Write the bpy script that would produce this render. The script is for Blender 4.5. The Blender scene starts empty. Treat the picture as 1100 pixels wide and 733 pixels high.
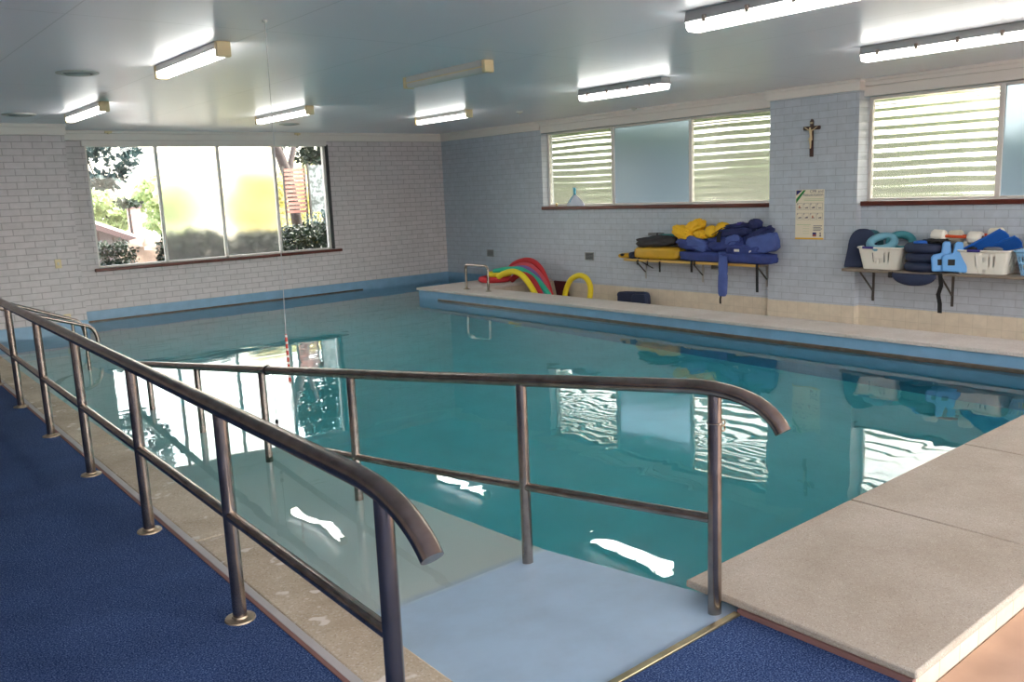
import bpy, bmesh, math, random
from mathutils import Vector, Matrix, noise
PI = math.pi
sc = bpy.context.scene
COL = sc.collection
random.seed(7)

# ------------------------------------------------------------------ mesh builder
class MB:
    def __init__(self):
        self.bm = bmesh.new()
    def box(self, x0, x1, y0, y1, z0, z1):
        v = [self.bm.verts.new(p) for p in ((x0,y0,z0),(x1,y0,z0),(x1,y1,z0),(x0,y1,z0),(x0,y0,z1),(x1,y0,z1),(x1,y1,z1),(x0,y1,z1))]
        for f in ((0,3,2,1),(4,5,6,7),(0,1,5,4),(1,2,6,5),(2,3,7,6),(3,0,4,7)):
            self.bm.faces.new([v[i] for i in f])
        return self
    def obox(self, c, ax, ay, az, sx, sy, sz):
        """box centred at c with half sizes along the given axes"""
        c = Vector(c); ax = Vector(ax).normalized()*sx; ay = Vector(ay).normalized()*sy; az = Vector(az).normalized()*sz
        v = [self.bm.verts.new(c+ax*i+ay*j+az*k) for (i,j,k) in ((-1,-1,-1),(1,-1,-1),(1,1,-1),(-1,1,-1),(-1,-1,1),(1,-1,1),(1,1,1),(-1,1,1))]
        for f in ((0,3,2,1),(4,5,6,7),(0,1,5,4),(1,2,6,5),(2,3,7,6),(3,0,4,7)):
            self.bm.faces.new([v[i] for i in f])
        return self
    def prism(self, poly, vec):
        """poly: list of 3D points (planar), extruded by vec"""
        vec = Vector(vec)
        a = [self.bm.verts.new(Vector(p)) for p in poly]
        b = [self.bm.verts.new(Vector(p)+vec) for p in poly]
        n = len(poly)
        self.bm.faces.new(list(reversed(a))); self.bm.faces.new(b)
        for i in range(n):
            self.bm.faces.new([a[i], a[(i+1)%n], b[(i+1)%n], b[i]])
        return self
    def tube(self, pts, r, n=16, closed=False, caps=True):
        pts = [Vector(p) for p in pts]; m = len(pts)
        rs = r if isinstance(r, (list, tuple)) else [r]*m
        def tan(i):
            if closed: t = pts[(i+1)%m]-pts[(i-1)%m]
            else: t = pts[min(i+1,m-1)]-pts[max(i-1,0)]
            return t.normalized()
        t0 = tan(0)
        up = Vector((0,0,1)) if abs(t0.z) < .9 else Vector((1,0,0))
        nrm = (up - t0*up.dot(t0)).normalized()
        rings = []
        prev = t0
        for i in range(m):
            t = tan(i)
            q = prev.rotation_difference(t); nrm = q @ nrm
            nrm = (nrm - t*nrm.dot(t)).normalized(); prev = t
            b = t.cross(nrm)
            rings.append([self.bm.verts.new(pts[i] + (nrm*math.cos(2*PI*k/n)+b*math.sin(2*PI*k/n))*rs[i]) for k in range(n)])
        for i in range(m if closed else m-1):
            A = rings[i]; B = rings[(i+1)%m]
            off = 0
            if closed and i == m-1:
                off = min(range(n), key=lambda o: (A[0].co-B[o].co).length)
            for k in range(n):
                self.bm.faces.new([A[k], A[(k+1)%n], B[(k+1+off)%n], B[(k+off)%n]])
        if caps and not closed:
            self.bm.faces.new(list(reversed(rings[0]))); self.bm.faces.new(rings[-1])
        return self
    def cyl(self, c, r, h, n=24, r2=None, axis='z'):
        c = Vector(c); d = {'x':Vector((1,0,0)),'y':Vector((0,1,0)),'z':Vector((0,0,1))}[axis]
        return self.tube([c, c+d*h], [r, r if r2 is None else r2], n)
    def lathe(self, prof, c=(0,0,0), n=32, axis='z'):
        c = Vector(c); rings = []
        for (r, z) in prof:
            ring = []
            for k in range(n):
                a = 2*PI*k/n
                p = {'z':Vector((r*math.cos(a), r*math.sin(a), z)), 'x':Vector((z, r*math.cos(a), r*math.sin(a))), 'y':Vector((r*math.sin(a), z, r*math.cos(a)))}[axis]
                ring.append(self.bm.verts.new(c+p))
            rings.append(ring)
        for A, B in zip(rings, rings[1:]):
            for k in range(n):
                self.bm.faces.new([A[k], A[(k+1)%n], B[(k+1)%n], B[k]])
        self.bm.faces.new(list(reversed(rings[0]))); self.bm.faces.new(rings[-1])
        return self
    def torus(self, c, R, r, n=48, m=16, mat=None, squash=1.0):
        mat = mat or Matrix.Identity(3); c = Vector(c)
        rings = []
        for i in range(n):
            a = 2*PI*i/n
            rings.append([self.bm.verts.new(c + mat @ Vector(((R+r*math.cos(b))*math.cos(a), (R+r*math.cos(b))*math.sin(a), r*squash*math.sin(b)))) for b in [2*PI*k/m for k in range(m)]])
        for i in range(n):
            A = rings[i]; B = rings[(i+1)%n]
            for k in range(m):
                self.bm.faces.new([A[k], B[k], B[(k+1)%m], A[(k+1)%m]])
        return self
    def blob(self, c, s, rot=None, e=.6, seed=0, amp=.08, freq=3., nu=40, nv=24, folds=0., fold_dir=(0,1,0)):
        """soft superellipsoid with wrinkles: half sizes s"""
        rot = rot or Matrix.Identity(3); c = Vector(c); s = Vector(s)
        def sp(x, p): return math.copysign(abs(x)**p, x)
        off = Vector((seed*13.7, seed*7.1, seed*3.3))
        def pt(u, v):
            p = Vector((sp(math.cos(v),e)*sp(math.cos(u),e), sp(math.cos(v),e)*sp(math.sin(u),e), sp(math.sin(v),e)))
            d = noise.noise(p*freq+off)*amp + noise.noise(p*freq*2.3+off)*amp*.5
            if folds:
                q = p.dot(Vector(fold_dir)) + .25*noise.noise(p*1.5+off)
                d -= folds*max(0., math.cos(q*9.))**6
            p = p*(1+d)
            return c + rot @ Vector((p.x*s.x, p.y*s.y, p.z*s.z))
        top = self.bm.verts.new(pt(0, PI/2)); bot = self.bm.verts.new(pt(0, -PI/2))
        rings = [[self.bm.verts.new(pt(2*PI*k/nu, -PI/2+PI*j/nv)) for k in range(nu)] for j in range(1, nv)]
        for A, B in zip(rings, rings[1:]):
            for k in range(nu): self.bm.faces.new([A[k], A[(k+1)%nu], B[(k+1)%nu], B[k]])
        for k in range(nu):
            self.bm.faces.new([bot, rings[0][(k+1)%nu], rings[0][k]])
            self.bm.faces.new([top, rings[-1][k], rings[-1][(k+1)%nu]])
        return self
    def build(self, name, mat, parent=None, loc=None, bevel=0., smooth=True, seg=2, angle=40, subsurf=0):
        bmesh.ops.recalc_face_normals(self.bm, faces=self.bm.faces[:])
        me = bpy.data.meshes.new(name); self.bm.to_mesh(me); self.bm.free()
        me.materials.append(mat)
        o = bpy.data.objects.new(name, me); COL.objects.link(o)
        if parent: o.parent = parent
        if loc: o.location = loc
        if smooth:
            for p in me.polygons: p.use_smooth = True
            lim = math.radians(angle)
            bm2 = bmesh.new(); bm2.from_mesh(me)
            for e in bm2.edges:
                if len(e.link_faces) == 2 and e.calc_face_angle(0) > lim: e.smooth = False
            bm2.to_mesh(me); bm2.free()
        if bevel:
            m = o.modifiers.new('bevel', 'BEVEL'); m.width = bevel; m.segments = seg; m.limit_method = 'ANGLE'; m.angle_limit = math.radians(35)
        if subsurf:
            m = o.modifiers.new('sub', 'SUBSURF'); m.levels = subsurf; m.render_levels = subsurf
        return o

def tag(o, label=None, cat=None, group=None, kind=None):
    if label: o['label'] = label
    if cat: o['category'] = cat
    if group: o['group'] = group
    if kind: o['kind'] = kind
    return o
def thing(name, label, cat, loc=(0,0,0), rz=0., group=None):
    o = bpy.data.objects.new(name, None); COL.objects.link(o)
    o.location = loc; o.rotation_euler = (0,0,rz); o.empty_display_size = .1
    return tag(o, label, cat, group)
def struct(name, loc=(0,0,0)):
    o = bpy.data.objects.new(name, None); COL.objects.link(o); o.location = loc
    o['kind'] = 'structure'; return o
def copy_thing(root, loc, label=None):
    r = root.copy(); COL.objects.link(r); r.location = loc
    if label: r['label'] = label
    for ch in list(root.children):
        c = ch.copy(); COL.objects.link(c); c.parent = r
        for g in list(ch.children):
            d = g.copy(); COL.objects.link(d); d.parent = c
    return r
def S(o): o['kind'] = 'structure'; return o

# ------------------------------------------------------------------ materials
def lin(r, g, b):
    f = lambda c: (c/255/12.92) if c/255 <= .04045 else ((c/255+.055)/1.055)**2.4
    return (f(r), f(g), f(b), 1)
def new(name):
    m = bpy.data.materials.new(name); m.use_nodes = True
    nt = m.node_tree; bs = nt.nodes['Principled BSDF']
    return m, nt, bs, nt.nodes['Material Output']
def N(nt, t, **kw):
    n = nt.nodes.new(t)
    for k, v in kw.items(): setattr(n, k, v)
    return n
def mat(name, col, rough=.6, metal=0., spec=.5, nz=0., nscale=20., bump=0., bscale=60., sheen=0., emit=0.):
    m, nt, bs, out = new(name)
    bs.inputs['Base Color'].default_value = col; bs.inputs['Roughness'].default_value = rough
    bs.inputs['Metallic'].default_value = metal; bs.inputs['Specular IOR Level'].default_value = spec
    tc = N(nt, 'ShaderNodeTexCoord')
    if nz:
        n = N(nt, 'ShaderNodeTexNoise'); n.inputs['Scale'].default_value = nscale; n.inputs['Detail'].default_value = 4
        nt.links.new(tc.outputs['Object'], n.inputs['Vector'])
        r = N(nt, 'ShaderNodeValToRGB'); r.color_ramp.elements[0].position = .3; r.color_ramp.elements[1].position = .7
        r.color_ramp.elements[0].color = tuple(c*(1-nz) for c in col[:3])+(1,)
        r.color_ramp.elements[1].color = tuple(min(1, c*(1+nz)) for c in col[:3])+(1,)
        nt.links.new(n.outputs['Fac'], r.inputs['Fac']); nt.links.new(r.outputs['Color'], bs.inputs['Base Color'])
    if bump:
        n2 = N(nt, 'ShaderNodeTexNoise'); n2.inputs['Scale'].default_value = bscale; n2.inputs['Detail'].default_value = 3
        nt.links.new(tc.outputs['Object'], n2.inputs['Vector'])
        b = N(nt, 'ShaderNodeBump'); b.inputs['Strength'].default_value = bump; b.inputs['Distance'].default_value = .01
        nt.links.new(n2.outputs['Fac'], b.inputs['Height']); nt.links.new(b.outputs['Normal'], bs.inputs['Normal'])
    if emit:
        bs.inputs['Emission Color'].default_value = (1, .98, .92, 1); bs.inputs['Emission Strength'].default_value = emit
    return m
def brick(name, c1, c2, mortar, axis, bw=.24, rh=.086, ms=.007, z0=.16, offset=.5, bump=.35, rough=.5, shift=0.):
    m, nt, bs, out = new(name)
    tc = N(nt, 'ShaderNodeTexCoord'); sx = N(nt, 'ShaderNodeSeparateXYZ'); cb = N(nt, 'ShaderNodeCombineXYZ')
    nt.links.new(tc.outputs['Object'], sx.inputs[0])
    ad = N(nt, 'ShaderNodeMath', operation='SUBTRACT'); ad.inputs[1].default_value = z0-20*rh
    nt.links.new(sx.outputs['Z'], ad.inputs[0]); nt.links.new(ad.outputs[0], cb.inputs['Y'])
    a2 = N(nt, 'ShaderNodeMath', operation='ADD'); a2.inputs[1].default_value = 40*bw+shift
    nt.links.new(sx.outputs['X' if axis == 'x' else 'Y'], a2.inputs[0]); nt.links.new(a2.outputs[0], cb.inputs['X'])
    # slight waviness of the courses
    br = N(nt, 'ShaderNodeTexBrick'); br.offset = offset; br.squash = 1
    for k, v in (('Scale', 1), ('Mortar Size', ms), ('Mortar Smooth', .3), ('Bias', 0), ('Brick Width', bw), ('Row Height', rh)):
        br.inputs[k].default_value = v
    br.inputs['Color1'].default_value = c1; br.inputs['Color2'].default_value = c2; br.inputs['Mortar'].default_value = mortar
    nt.links.new(cb.outputs[0], br.inputs['Vector'])
    n = N(nt, 'ShaderNodeTexNoise'); n.inputs['Scale'].default_value = 9; n.inputs['Detail'].default_value = 5
    nt.links.new(tc.outputs['Object'], n.inputs['Vector'])
    mx = N(nt, 'ShaderNodeMix', data_type='RGBA', blend_type='MULTIPLY'); mx.inputs['Factor'].default_value = .25
    nt.links.new(br.outputs['Color'], mx.inputs['A']); nt.links.new(n.outputs['Color'], mx.inputs['B'])
    hs = N(nt, 'ShaderNodeHueSaturation'); hs.inputs['Saturation'].default_value = 0; hs.inputs['Value'].default_value = 1.6
    nt.links.new(n.outputs['Color'], hs.inputs['Color']); nt.links.new(hs.outputs['Color'], mx.inputs['B'])
    nt.links.new(mx.outputs['Result'], bs.inputs['Base Color'])
    inv = N(nt, 'ShaderNodeMath', operation='SUBTRACT'); inv.inputs[0].default_value = 1
    nt.links.new(br.outputs['Fac'], inv.inputs[1])
    am = N(nt, 'ShaderNodeMath', operation='MULTIPLY_ADD'); am.inputs[1].default_value = .3
    nt.links.new(n.outputs['Fac'], am.inputs[0]); nt.links.new(inv.outputs[0], am.inputs[2])
    b = N(nt, 'ShaderNodeBump'); b.inputs['Strength'].default_value = bump; b.inputs['Distance'].default_value = .006
    nt.links.new(am.outputs[0], b.inputs['Height']); nt.links.new(b.outputs['Normal'], bs.inputs['Normal'])
    bs.inputs['Roughness'].default_value = rough
    return m
def aggregate(name, base, dark, light, scale=160, stain=.25, spots=False):
    m, nt, bs, out = new(name)
    tc = N(nt, 'ShaderNodeTexCoord')
    v = N(nt, 'ShaderNodeTexVoronoi'); v.inputs['Scale'].default_value = scale
    nt.links.new(tc.outputs['Object'], v.inputs['Vector'])
    sp = N(nt, 'ShaderNodeSeparateColor'); nt.links.new(v.outputs['Color'], sp.inputs[0])
    r = N(nt, 'ShaderNodeValToRGB'); e = r.color_ramp.elements
    e[0].position = 0; e[0].color = tuple(.5*a+.5*b for a,b in zip(dark,base)); e[1].position = 1; e[1].color = light
    k = e.new(.16); k.color = base; k = e.new(.8); k.color = base
    nt.links.new(sp.outputs['Red'], r.inputs['Fac'])
    n = N(nt, 'ShaderNodeTexNoise'); n.inputs['Scale'].default_value = 2.2; n.inputs['Detail'].default_value = 8; n.inputs['Roughness'].default_value = .65
    nt.links.new(tc.outputs['Object'], n.inputs['Vector'])
    r2 = N(nt, 'ShaderNodeValToRGB'); r2.color_ramp.elements[0].position = .35; r2.color_ramp.elements[1].position = .65
    r2.color_ramp.elements[0].color = (1-stain, 1-stain*1.15, 1-stain*1.35, 1); r2.color_ramp.elements[1].color = (1, 1, 1, 1)
    nt.links.new(n.outputs['Fac'], r2.inputs['Fac'])
    mx = N(nt, 'ShaderNodeMix', data_type='RGBA', blend_type='MULTIPLY'); mx.inputs['Factor'].default_value = 1
    nt.links.new(r.outputs['Color'], mx.inputs['A']); nt.links.new(r2.outputs['Color'], mx.inputs['B'])
    fin_ = mx.outputs['Result']
    if spots:
        n3 = N(nt, 'ShaderNodeTexNoise'); n3.inputs['Scale'].default_value = 11; n3.inputs['Detail'].default_value = 1.5
        nt.links.new(tc.outputs['Object'], n3.inputs['Vector'])
        g = N(nt, 'ShaderNodeMapRange'); g.inputs['From Min'].default_value = .66; g.inputs['From Max'].default_value = .70
        nt.links.new(n3.outputs['Fac'], g.inputs['Value'])
        x3 = N(nt, 'ShaderNodeMix', data_type='RGBA'); x3.inputs['B'].default_value = lin(222,214,202)
        nt.links.new(g.outputs['Result'], x3.inputs['Factor']); nt.links.new(fin_, x3.inputs['A']); fin_ = x3.outputs['Result']
    nt.links.new(fin_, bs.inputs['Base Color'])
    b = N(nt, 'ShaderNodeBump'); b.inputs['Strength'].default_value = .25; b.inputs['Distance'].default_value = .002
    nt.links.new(v.outputs['Distance'], b.inputs['Height']); nt.links.new(b.outputs['Normal'], bs.inputs['Normal'])
    bs.inputs['Roughness'].default_value = .75
    return m

M = {}
M['brick_back'] = brick('painted_brick_cream', lin(211,203,205), lin(204,197,199), lin(176,169,170), 'x', shift=.07, bump=.25)
M['brick_right'] = brick('painted_brick_pale_blue', lin(190,198,209), lin(185,193,204), lin(166,174,185), 'y', ms=.005, bump=.18)
M['brick_side'] = brick('painted_brick_reveal', lin(186,197,210), lin(178,190,204), lin(148,158,170), 'x', ms=.006)
M['tile'] = brick('cream_wall_tile', lin(226,214,194), lin(223,210,190), lin(214,202,182), 'y', bw=.15, rh=.15, ms=.004, z0=.14, offset=0, bump=.15, rough=.25)
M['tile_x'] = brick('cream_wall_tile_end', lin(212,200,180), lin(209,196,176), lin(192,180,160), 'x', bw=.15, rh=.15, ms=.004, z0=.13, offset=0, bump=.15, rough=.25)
M['white'] = mat('white_trim_paint', lin(230,224,218), .5)
M['ceil'] = None
M['blue_band'] = mat('blue_pool_paint', lin(126,164,194), .35, nz=.08, nscale=6)
M['pool_blue'] = mat('pool_floor_paint', lin(170,214,220), .6, nz=.06, nscale=3)
def ramp_mat():
    m, nt, bs, out = new('pale_blue_ramp_paint')
    tc = N(nt,'ShaderNodeTexCoord'); sx = N(nt,'ShaderNodeSeparateXYZ'); nt.links.new(tc.outputs['Object'], sx.inputs[0])
    n = N(nt,'ShaderNodeTexNoise'); n.inputs['Scale'].default_value = 3.5; n.inputs['Detail'].default_value = 7; n.inputs['Roughness'].default_value = .65
    nt.links.new(tc.outputs['Object'], n.inputs['Vector'])
    r = N(nt,'ShaderNodeValToRGB'); r.color_ramp.elements[0].position = .3; r.color_ramp.elements[1].position = .62
    r.color_ramp.elements[0].color = lin(166,192,212); r.color_ramp.elements[1].color = lin(176,204,226); nt.links.new(n.outputs['Fac'], r.inputs['Fac'])
    a = N(nt,'ShaderNodeMath',operation='MULTIPLY_ADD'); a.inputs[1].default_value = .06; nt.links.new(n.outputs['Fac'], a.inputs[0]); nt.links.new(sx.outputs['Y'], a.inputs[2])
    mr = N(nt,'ShaderNodeMapRange'); mr.inputs['From Min'].default_value = -10.98; mr.inputs['From Max'].default_value = -10.90; nt.links.new(a.outputs[0], mr.inputs['Value'])
    x = N(nt,'ShaderNodeMix',data_type='RGBA'); x.inputs['B'].default_value = lin(208,220,214); nt.links.new(mr.outputs['Result'], x.inputs['Factor']); nt.links.new(r.outputs['Color'], x.inputs['A'])  # stained below the waterline, paled to stand in for light under water
    nt.links.new(x.outputs['Result'], bs.inputs['Base Color']); bs.inputs['Roughness'].default_value = .5; return m
M['ramp'] = ramp_mat()
M['gutter'] = mat('weathered_gutter_lip', lin(105,92,80), .4, metal=.3, nz=.25, nscale=12)
M['steel'] = mat('brushed_steel_tube', lin(156,143,134), .25, metal=1, nz=.22, nscale=14)
M['steel_dark'] = mat('stained_steel_flange', lin(150,135,115), .45, metal=.8, nz=.3, nscale=30)
M['slab'] = aggregate('exposed_aggregate_slab', lin(178,168,154), lin(128,114,98), lin(196,188,174), 260, .2)
M['coping'] = aggregate('worn_concrete_coping', lin(206,192,168), lin(164,146,122), lin(222,214,198), 150, .3, True)
M['hob'] = aggregate('pinkish_hob_slab', lin(200,190,184), lin(165,150,142), lin(212,205,200), 150, .15)
M['edge_strip'] = mat('pale_grey_edge_strip', lin(176,172,170), .6, nz=.06, nscale=8)
M['carpet_edge'] = mat('dull_red_carpet_edge', lin(128,92,86), .8)
M['tan'] = mat('tan_floor', lin(186,152,128), .55, nz=.1, nscale=6)
M['wood_sill'] = mat('red_brown_timber', lin(96,40,28), .35, nz=.2, nscale=9)
M['alu'] = mat('pale_painted_frame', lin(226,222,216), .4)
M['dark_track'] = mat('dark_grey_track', lin(60,62,64), .5)
M['black'] = mat('black_strap', lin(18,18,22), .7)
M['brass'] = mat('threshold_strip_metal', lin(165,155,125), .35, metal=.9, nz=.2, nscale=15)

def carpet():
    m, nt, bs, out = new('blue_loop_carpet')
    tc = N(nt, 'ShaderNodeTexCoord')
    n = N(nt, 'ShaderNodeTexNoise'); n.inputs['Scale'].default_value = 170; n.inputs['Detail'].default_value = 3
    nt.links.new(tc.outputs['Object'], n.inputs['Vector'])
    r = N(nt, 'ShaderNodeValToRGB'); e = r.color_ramp.elements
    e[0].position = .32; e[0].color = lin(32,52,94); e[1].position = .72; e[1].color = lin(116,140,178)
    k = e.new(.5); k.color = lin(54,77,121)
    nt.links.new(n.outputs['Fac'], r.inputs['Fac'])
    n2 = N(nt, 'ShaderNodeTexNoise'); n2.inputs['Scale'].default_value = 2.5; n2.inputs['Detail'].default_value = 6
    nt.links.new(tc.outputs['Object'], n2.inputs['Vector'])
    r2 = N(nt, 'ShaderNodeValToRGB'); r2.color_ramp.elements[0].position = .3; r2.color_ramp.elements[1].position = .7
    r2.color_ramp.elements[0].color = (.72,.72,.75,1); r2.color_ramp.elements[1].color = (1,1,1,1)
    nt.links.new(n2.outputs['Fac'], r2.inputs['Fac'])
    mx = N(nt, 'ShaderNodeMix', data_type='RGBA', blend_type='MULTIPLY'); mx.inputs['Factor'].default_value = 1
    nt.links.new(r.outputs['Color'], mx.inputs['A']); nt.links.new(r2.outputs['Color'], mx.inputs['B'])
    nt.links.new(mx.outputs['Result'], bs.inputs['Base Color'])
    b = N(nt, 'ShaderNodeBump'); b.inputs['Strength'].default_value = .8; b.inputs['Distance'].default_value = .004
    nt.links.new(n.outputs['Fac'], b.inputs['Height']); nt.links.new(b.outputs['Normal'], bs.inputs['Normal'])
    bs.inputs['Roughness'].default_value = .95; bs.inputs['Specular IOR Level'].default_value = .1
    return m
M['carpet'] = carpet()

def ceiling_mat():
    m, nt, bs, out = new('gloss_ceiling_sheet')
    tc = N(nt, 'ShaderNodeTexCoord')
    mp = N(nt, 'ShaderNodeMapping'); mp.inputs['Location'].default_value = (37.3, 41.0, 0)
    nt.links.new(tc.outputs['Object'], mp.inputs['Vector'])
    br = N(nt, 'ShaderNodeTexBrick'); br.offset = 0; br.squash = 1
    for k, v in (('Scale', 1), ('Mortar Size', .006), ('Mortar Smooth', .4), ('Bias', 0), ('Brick Width', 1.2), ('Row Height', 3.27)):
        br.inputs[k].default_value = v
    c = lin(240,240,248)
    br.inputs['Color1'].default_value = c; br.inputs['Color2'].default_value = c; br.inputs['Mortar'].default_value = lin(216,217,224)
    nt.links.new(mp.outputs[0], br.inputs['Vector']); nt.links.new(br.outputs['Color'], bs.inputs['Base Color'])
    # faint waviness across the sheets
    mp2 = N(nt, 'ShaderNodeMapping'); mp2.inputs['Scale'].default_value = (1.2, 7, 1)
    nt.links.new(tc.outputs['Object'], mp2.inputs['Vector'])
    n = N(nt, 'ShaderNodeTexNoise'); n.inputs['Scale'].default_value = 1.0; n.inputs['Detail'].default_value = 2
    nt.links.new(mp2.outputs[0], n.inputs['Vector'])
    b = N(nt, 'ShaderNodeBump'); b.inputs['Strength'].default_value = .15; b.inputs['Distance'].default_value = .01
    nt.links.new(n.outputs['Fac'], b.inputs['Height']); nt.links.new(b.outputs['Normal'], bs.inputs['Normal'])
    bs.inputs['Roughness'].default_value = .30; bs.inputs['Specular IOR Level'].default_value = .45
    return m
M['ceil'] = ceiling_mat()

def water_mat():
    m, nt, bs, out = new('pool_water')
    nt.nodes.remove(bs)
    g = N(nt, 'ShaderNodeBsdfPrincipled')
    g.inputs['Base Color'].default_value = (1, 1, 1, 1); g.inputs['Roughness'].default_value = 0
    g.inputs['IOR'].default_value = 1.333; g.inputs['Transmission Weight'].default_value = 1
    tc = N(nt, 'ShaderNodeTexCoord')
    mp = N(nt, 'ShaderNodeMapping'); mp.inputs['Scale'].default_value = (1.0, 1.7, 1); mp.inputs['Rotation'].default_value = (0, 0, .5)
    nt.links.new(tc.outputs['Object'], mp.inputs['Vector'])
    n1 = N(nt, 'ShaderNodeTexNoise'); n1.inputs['Scale'].default_value = 1.6; n1.inputs['Detail'].default_value = 1.2; n1.inputs['Roughness'].default_value = .45; n1.inputs['Distortion'].default_value = .6
    nt.links.new(mp.outputs[0], n1.inputs['Vector'])
    b = N(nt, 'ShaderNodeBump'); b.inputs['Strength'].default_value = 1; b.inputs['Distance'].default_value = .0024
    nt.links.new(n1.outputs['Fac'], b.inputs['Height'])
    nt.links.new(b.outputs['Normal'], g.inputs['Normal'])
    nt.links.new(g.outputs[0], out.inputs['Surface'])
    va = N(nt, 'ShaderNodeVolumeAbsorption'); va.inputs['Color'].default_value = (.26, .87, .89, 1); va.inputs['Density'].default_value = .72
    nt.links.new(va.outputs[0], out.inputs['Volume'])
    return m
M['water'] = water_mat()

def clear_glass():
    m, nt, bs, out = new('clear_window_glass'); nt.nodes.remove(bs)
    t = N(nt, 'ShaderNodeBsdfTransparent'); t.inputs[0].default_value = (.93,.95,.94,1)
    g = N(nt, 'ShaderNodeBsdfGlossy'); g.inputs['Roughness'].default_value = .02
    f = N(nt, 'ShaderNodeFresnel'); f.inputs[0].default_value = 1.45
    mx = N(nt, 'ShaderNodeMixShader')
    nt.links.new(f.outputs[0], mx.inputs[0]); nt.links.new(t.outputs[0], mx.inputs[1]); nt.links.new(g.outputs[0], mx.inputs[2])
    nt.links.new(mx.outputs[0], out.inputs['Surface']); return m
M['glass'] = clear_glass()
def frosted(name, rough, tint, trans, tcol, ior=1.35):
    m, nt, bs, out = new(name); nt.nodes.remove(bs)
    r = N(nt, 'ShaderNodeBsdfRefraction'); r.inputs['Color'].default_value = tint; r.inputs['Roughness'].default_value = rough; r.inputs['IOR'].default_value = ior
    t = N(nt, 'ShaderNodeBsdfTranslucent'); t.inputs[0].default_value = tcol
    d = N(nt, 'ShaderNodeBsdfGlossy'); d.inputs['Roughness'].default_value = .2; d.inputs[0].default_value = (.9,.9,.9,1)
    mx = N(nt, 'ShaderNodeMixShader'); mx.inputs[0].default_value = trans
    nt.links.new(r.outputs[0], mx.inputs[1]); nt.links.new(t.outputs[0], mx.inputs[2])
    m2 = N(nt, 'ShaderNodeMixShader'); f = N(nt, 'ShaderNodeFresnel'); f.inputs[0].default_value = 1.4
    nt.links.new(f.outputs[0], m2.inputs[0]); nt.links.new(mx.outputs[0], m2.inputs[1]); nt.links.new(d.outputs[0], m2.inputs[2])
    nt.links.new(m2.outputs[0], out.inputs['Surface']); return m
M['frost'] = frosted('sunlit_frosted_glass', .24, (.97,.97,.93,1), .03, (.9,.9,.85,1), 1.3)
M['frost_blue'] = frosted('blue_grey_obscure_glass', .3, (.40,.46,.51,1), .30, (.34,.40,.44,1), 1.3)
M['ribbed'] = frosted('ribbed_obscure_glass', .19, (.78,.78,.74,1), .13, (.72,.74,.64,1), 1.5)

# ------------------------------------------------------------------ camera
cam = bpy.data.cameras.new('camera'); co = bpy.data.objects.new('camera', cam); COL.objects.link(co)
F = 929.677; yaw, pit, rol = math.radians(39.48558), math.radians(9.94029), math.radians(-2.35841)
fwd = Vector((math.sin(yaw)*math.cos(pit), math.cos(yaw)*math.cos(pit), -math.sin(pit)))
rt = Vector((math.cos(yaw), -math.sin(yaw), 0)); up = rt.cross(fwd)
r2 = rt*math.cos(rol)+up*math.sin(rol); u2 = -rt*math.sin(rol)+up*math.cos(rol)
mw = Matrix(((r2.x,u2.x,-fwd.x,-9.91495),(r2.y,u2.y,-fwd.y,-13.92493),(r2.z,u2.z,-fwd.z,1.70269),(0,0,0,1)))
co.matrix_world = mw
cam.sensor_width = 36; cam.lens = F/1100*36; cam.clip_start = .05; cam.clip_end = 200
sc.camera = co

# ------------------------------------------------------------------ setting
CZ = 2.80
def edge_x(y, x0): return x0 + .018*(y+11.5)
# floors
S(MB().box(-7.42, -1.52, -16.6, -12.78, -.2, .055).build('floor', M['tan'], smooth=False))
S(MB().box(-1.53, .02, -16.6, -2.9, -.4, -.25).build('floor_walkway', M['tan'], smooth=False))
c = MB()
c.prism([(-13.59,-16.59,.117),(-7.426,-16.59,.117),(-7.426,-12.157,.117),(edge_x(-12.157,-8.717),-12.157,.117),(edge_x(-1.02,-8.717),-1.02,.117),(-13.59,-1.02,.117)], (0,0,.013))
tag(c.build('carpet', M['carpet'], smooth=False), 'blue speckled loop carpet on the deck left of the ramp and at its head', 'carpet')
c = MB(); c.box(-13.6,-8.62,-16.6,-1.0,-.3,.116); c.box(-8.62,-7.425,-16.6,-12.31,-.3,.116)
S(c.build('floor_deck', M['tan'], smooth=False))
# left coping
def strip(xa, xb, ya, yb, z0, z1):
    return [(edge_x(ya,xa),ya,z0),(edge_x(ya,xb),ya,z0),(edge_x(yb,xb),yb,z0),(edge_x(yb,xa),yb,z0)], (0,0,z1-z0)
m_ = MB()
ys = [-12.145,-9.98,-7.85,-5.7,-3.55,-1.0]
for a, b in zip(ys, ys[1:]):
    m_.prism(*strip(-8.665,-8.445,a+.004,b-.004,.06,.132))
S(m_.build('coping_left', M['coping'], bevel=.008))
S(MB().prism(*strip(-8.70,-8.667,-12.145,-1.0,.02,.135)).build('trim_1', M['edge_strip'], bevel=.004))
S(MB().prism(*strip(-8.716,-8.70,-12.145,-1.0,.02,.133)).build('trim_2', M['carpet_edge'], smooth=False))
S(MB().prism(*strip(-8.71,-8.46,-12.3,-.95,-1.6,.06)).build('pool_wall_left', M['blue_band'], smooth=False))
# ramp
m_ = MB(); zr = lambda y: .13-.112*(y+12.145)
m_.prism([(-8.47,-12.145,-1.6),(-8.47,-12.145,zr(-12.145)),(-8.47,-1.8,zr(-1.8)),(-8.47,-1.8,-1.6)], (1.13,0,0))
S(m_.build('ramp', M['ramp'], bevel=.006))
S(MB().box(-8.43,-7.425,-12.155,-12.128,.1,.137).build('trim_3', M['brass'], bevel=.003))
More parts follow.
